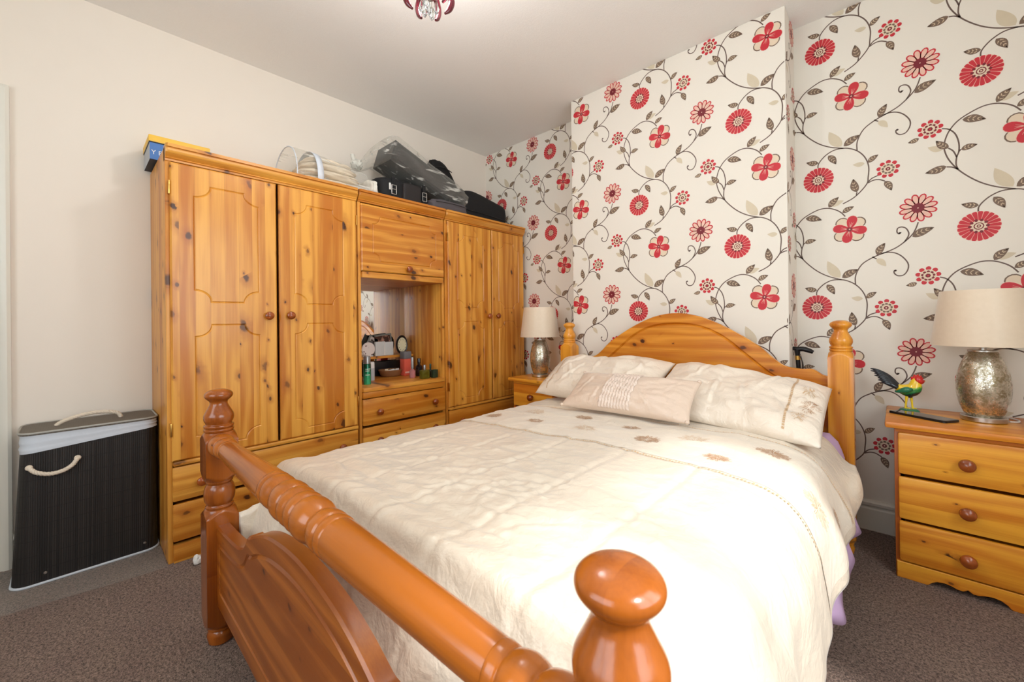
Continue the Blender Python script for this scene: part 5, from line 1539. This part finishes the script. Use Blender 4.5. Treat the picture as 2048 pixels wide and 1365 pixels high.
for i in range(12):
    a = 2 * PI * i / 12; y, z = -1.018 + 0.030 * math.sin(a), ZS + 0.0735 + 0.043 * math.cos(a)
    mb.box(0.1183, 0.1190, y - 0.0016, y + 0.0016, z - 0.003, z + 0.003)
mb.build('hour_marks', black_m, ck_, smooth=False)

# ================================================================= CEILING PENDANT
pdx, pdy, pdz = 1.66, -1.85, 2.188
pd = thing('pendant_light', 'burgundy glass pendant with clear crystal drops hanging from the ceiling', 'ceiling light', (pdx, pdy, H))
MB().lathe([(0.0, 0.0), (0.05, 0.0), (0.048, -0.012), (0.03, -0.026), (0.012, -0.034), (0.0, -0.034)], (pdx, pdy, H), 28).build('ceiling_rose', chrome_m, pd)
MB().tube([(pdx, pdy, H - 0.03), (pdx, pdy, pdz + 0.14)], 0.004, 8).build('stem', chrome_m, pd)
burg = plain('burgundy_glass', srgb(116, 30, 44), 0.1, trans=0.35, coat=0.4)
MB().lathe([(0.0, 0.14), (0.02, 0.14), (0.03, 0.12), (0.02, 0.09), (0.03, 0.075), (0.0, 0.06)], (pdx, pdy, pdz), 24).build('hub', chrome_m, pd)
for k in range(7):
    a = 2 * PI * k / 7 + 0.3
    ca, sa = math.cos(a), math.sin(a)
    pts = cr([(pdx + r * ca, pdy + r * sa, pdz + z) for r, z in ((0.02, 0.09), (0.06, 0.115), (0.085, 0.085), (0.078, 0.050), (0.060, 0.028))], 5)
    MB().tube(pts, [p.x for p in cr([(0.006, 0, 0), (0.010, 0, 0), (0.013, 0, 0), (0.011, 0, 0), (0.004, 0, 0)], 5)], 10).build('glass_arm', burg, pd, sharp=80)
crys = plain('clear_crystal', srgb(238, 246, 246), 0.02, trans=1.0, ior=1.5)
for k in range(6):
    a = 2 * PI * k / 6; r = 0.026 if k else 0.0
    x, y, z = pdx + r * math.cos(a), pdy + r * math.sin(a), pdz + (0.006 * (k % 2))
    MB().lathe([(0.0, 0.0), (0.008, 0.012), (0.012, 0.024), (0.006, 0.046), (0.0, 0.054)], (x, y, z), 8).build('crystal_drop', crys, pd, sharp=10)
    MB().tube([(x, y, z + 0.053), (x, y, pdz + 0.085)], 0.0012, 5).build('hook', chrome_m, pd)

bulb_k = NT('added_glow_bulb_glass'); bulb_k.l(bulb_k.mix(bulb_k.noise(bulb_k.obj(), 20), srgb(250, 246, 238), srgb(252, 250, 246)), bulb_k.b.inputs['Base Color'])
bulb_k.b.inputs['Emission Color'].default_value = (1.0, 0.97, 0.92, 1); bulb_k.b.inputs['Emission Strength'].default_value = 4.0  # glow added to the pendant, which is not itself lit
for k in range(3):
    a = 2 * PI * k / 3 + 0.5
    MB().lathe([(0.0, 0.0), (0.008, 0.0), (0.009, 0.015), (0.015, 0.032), (0.016, 0.042), (0.009, 0.062), (0.0, 0.072)], (pdx + 0.055 * math.cos(a), pdy + 0.055 * math.sin(a), pdz + 0.128), 14).build('bulb', bulb_k.m, pd, sharp=60)  # unseen bulbs added to go with the fill lamp
lamp('pendant_fill_light', 'POINT', (pdx, pdy, pdz + 0.20), (0, 0, -1), 20, (0.97, 0.97, 0.97), shadow_soft_size=0.06)  # fill lamp added to even out walls and ceiling; the pendant itself is unlit
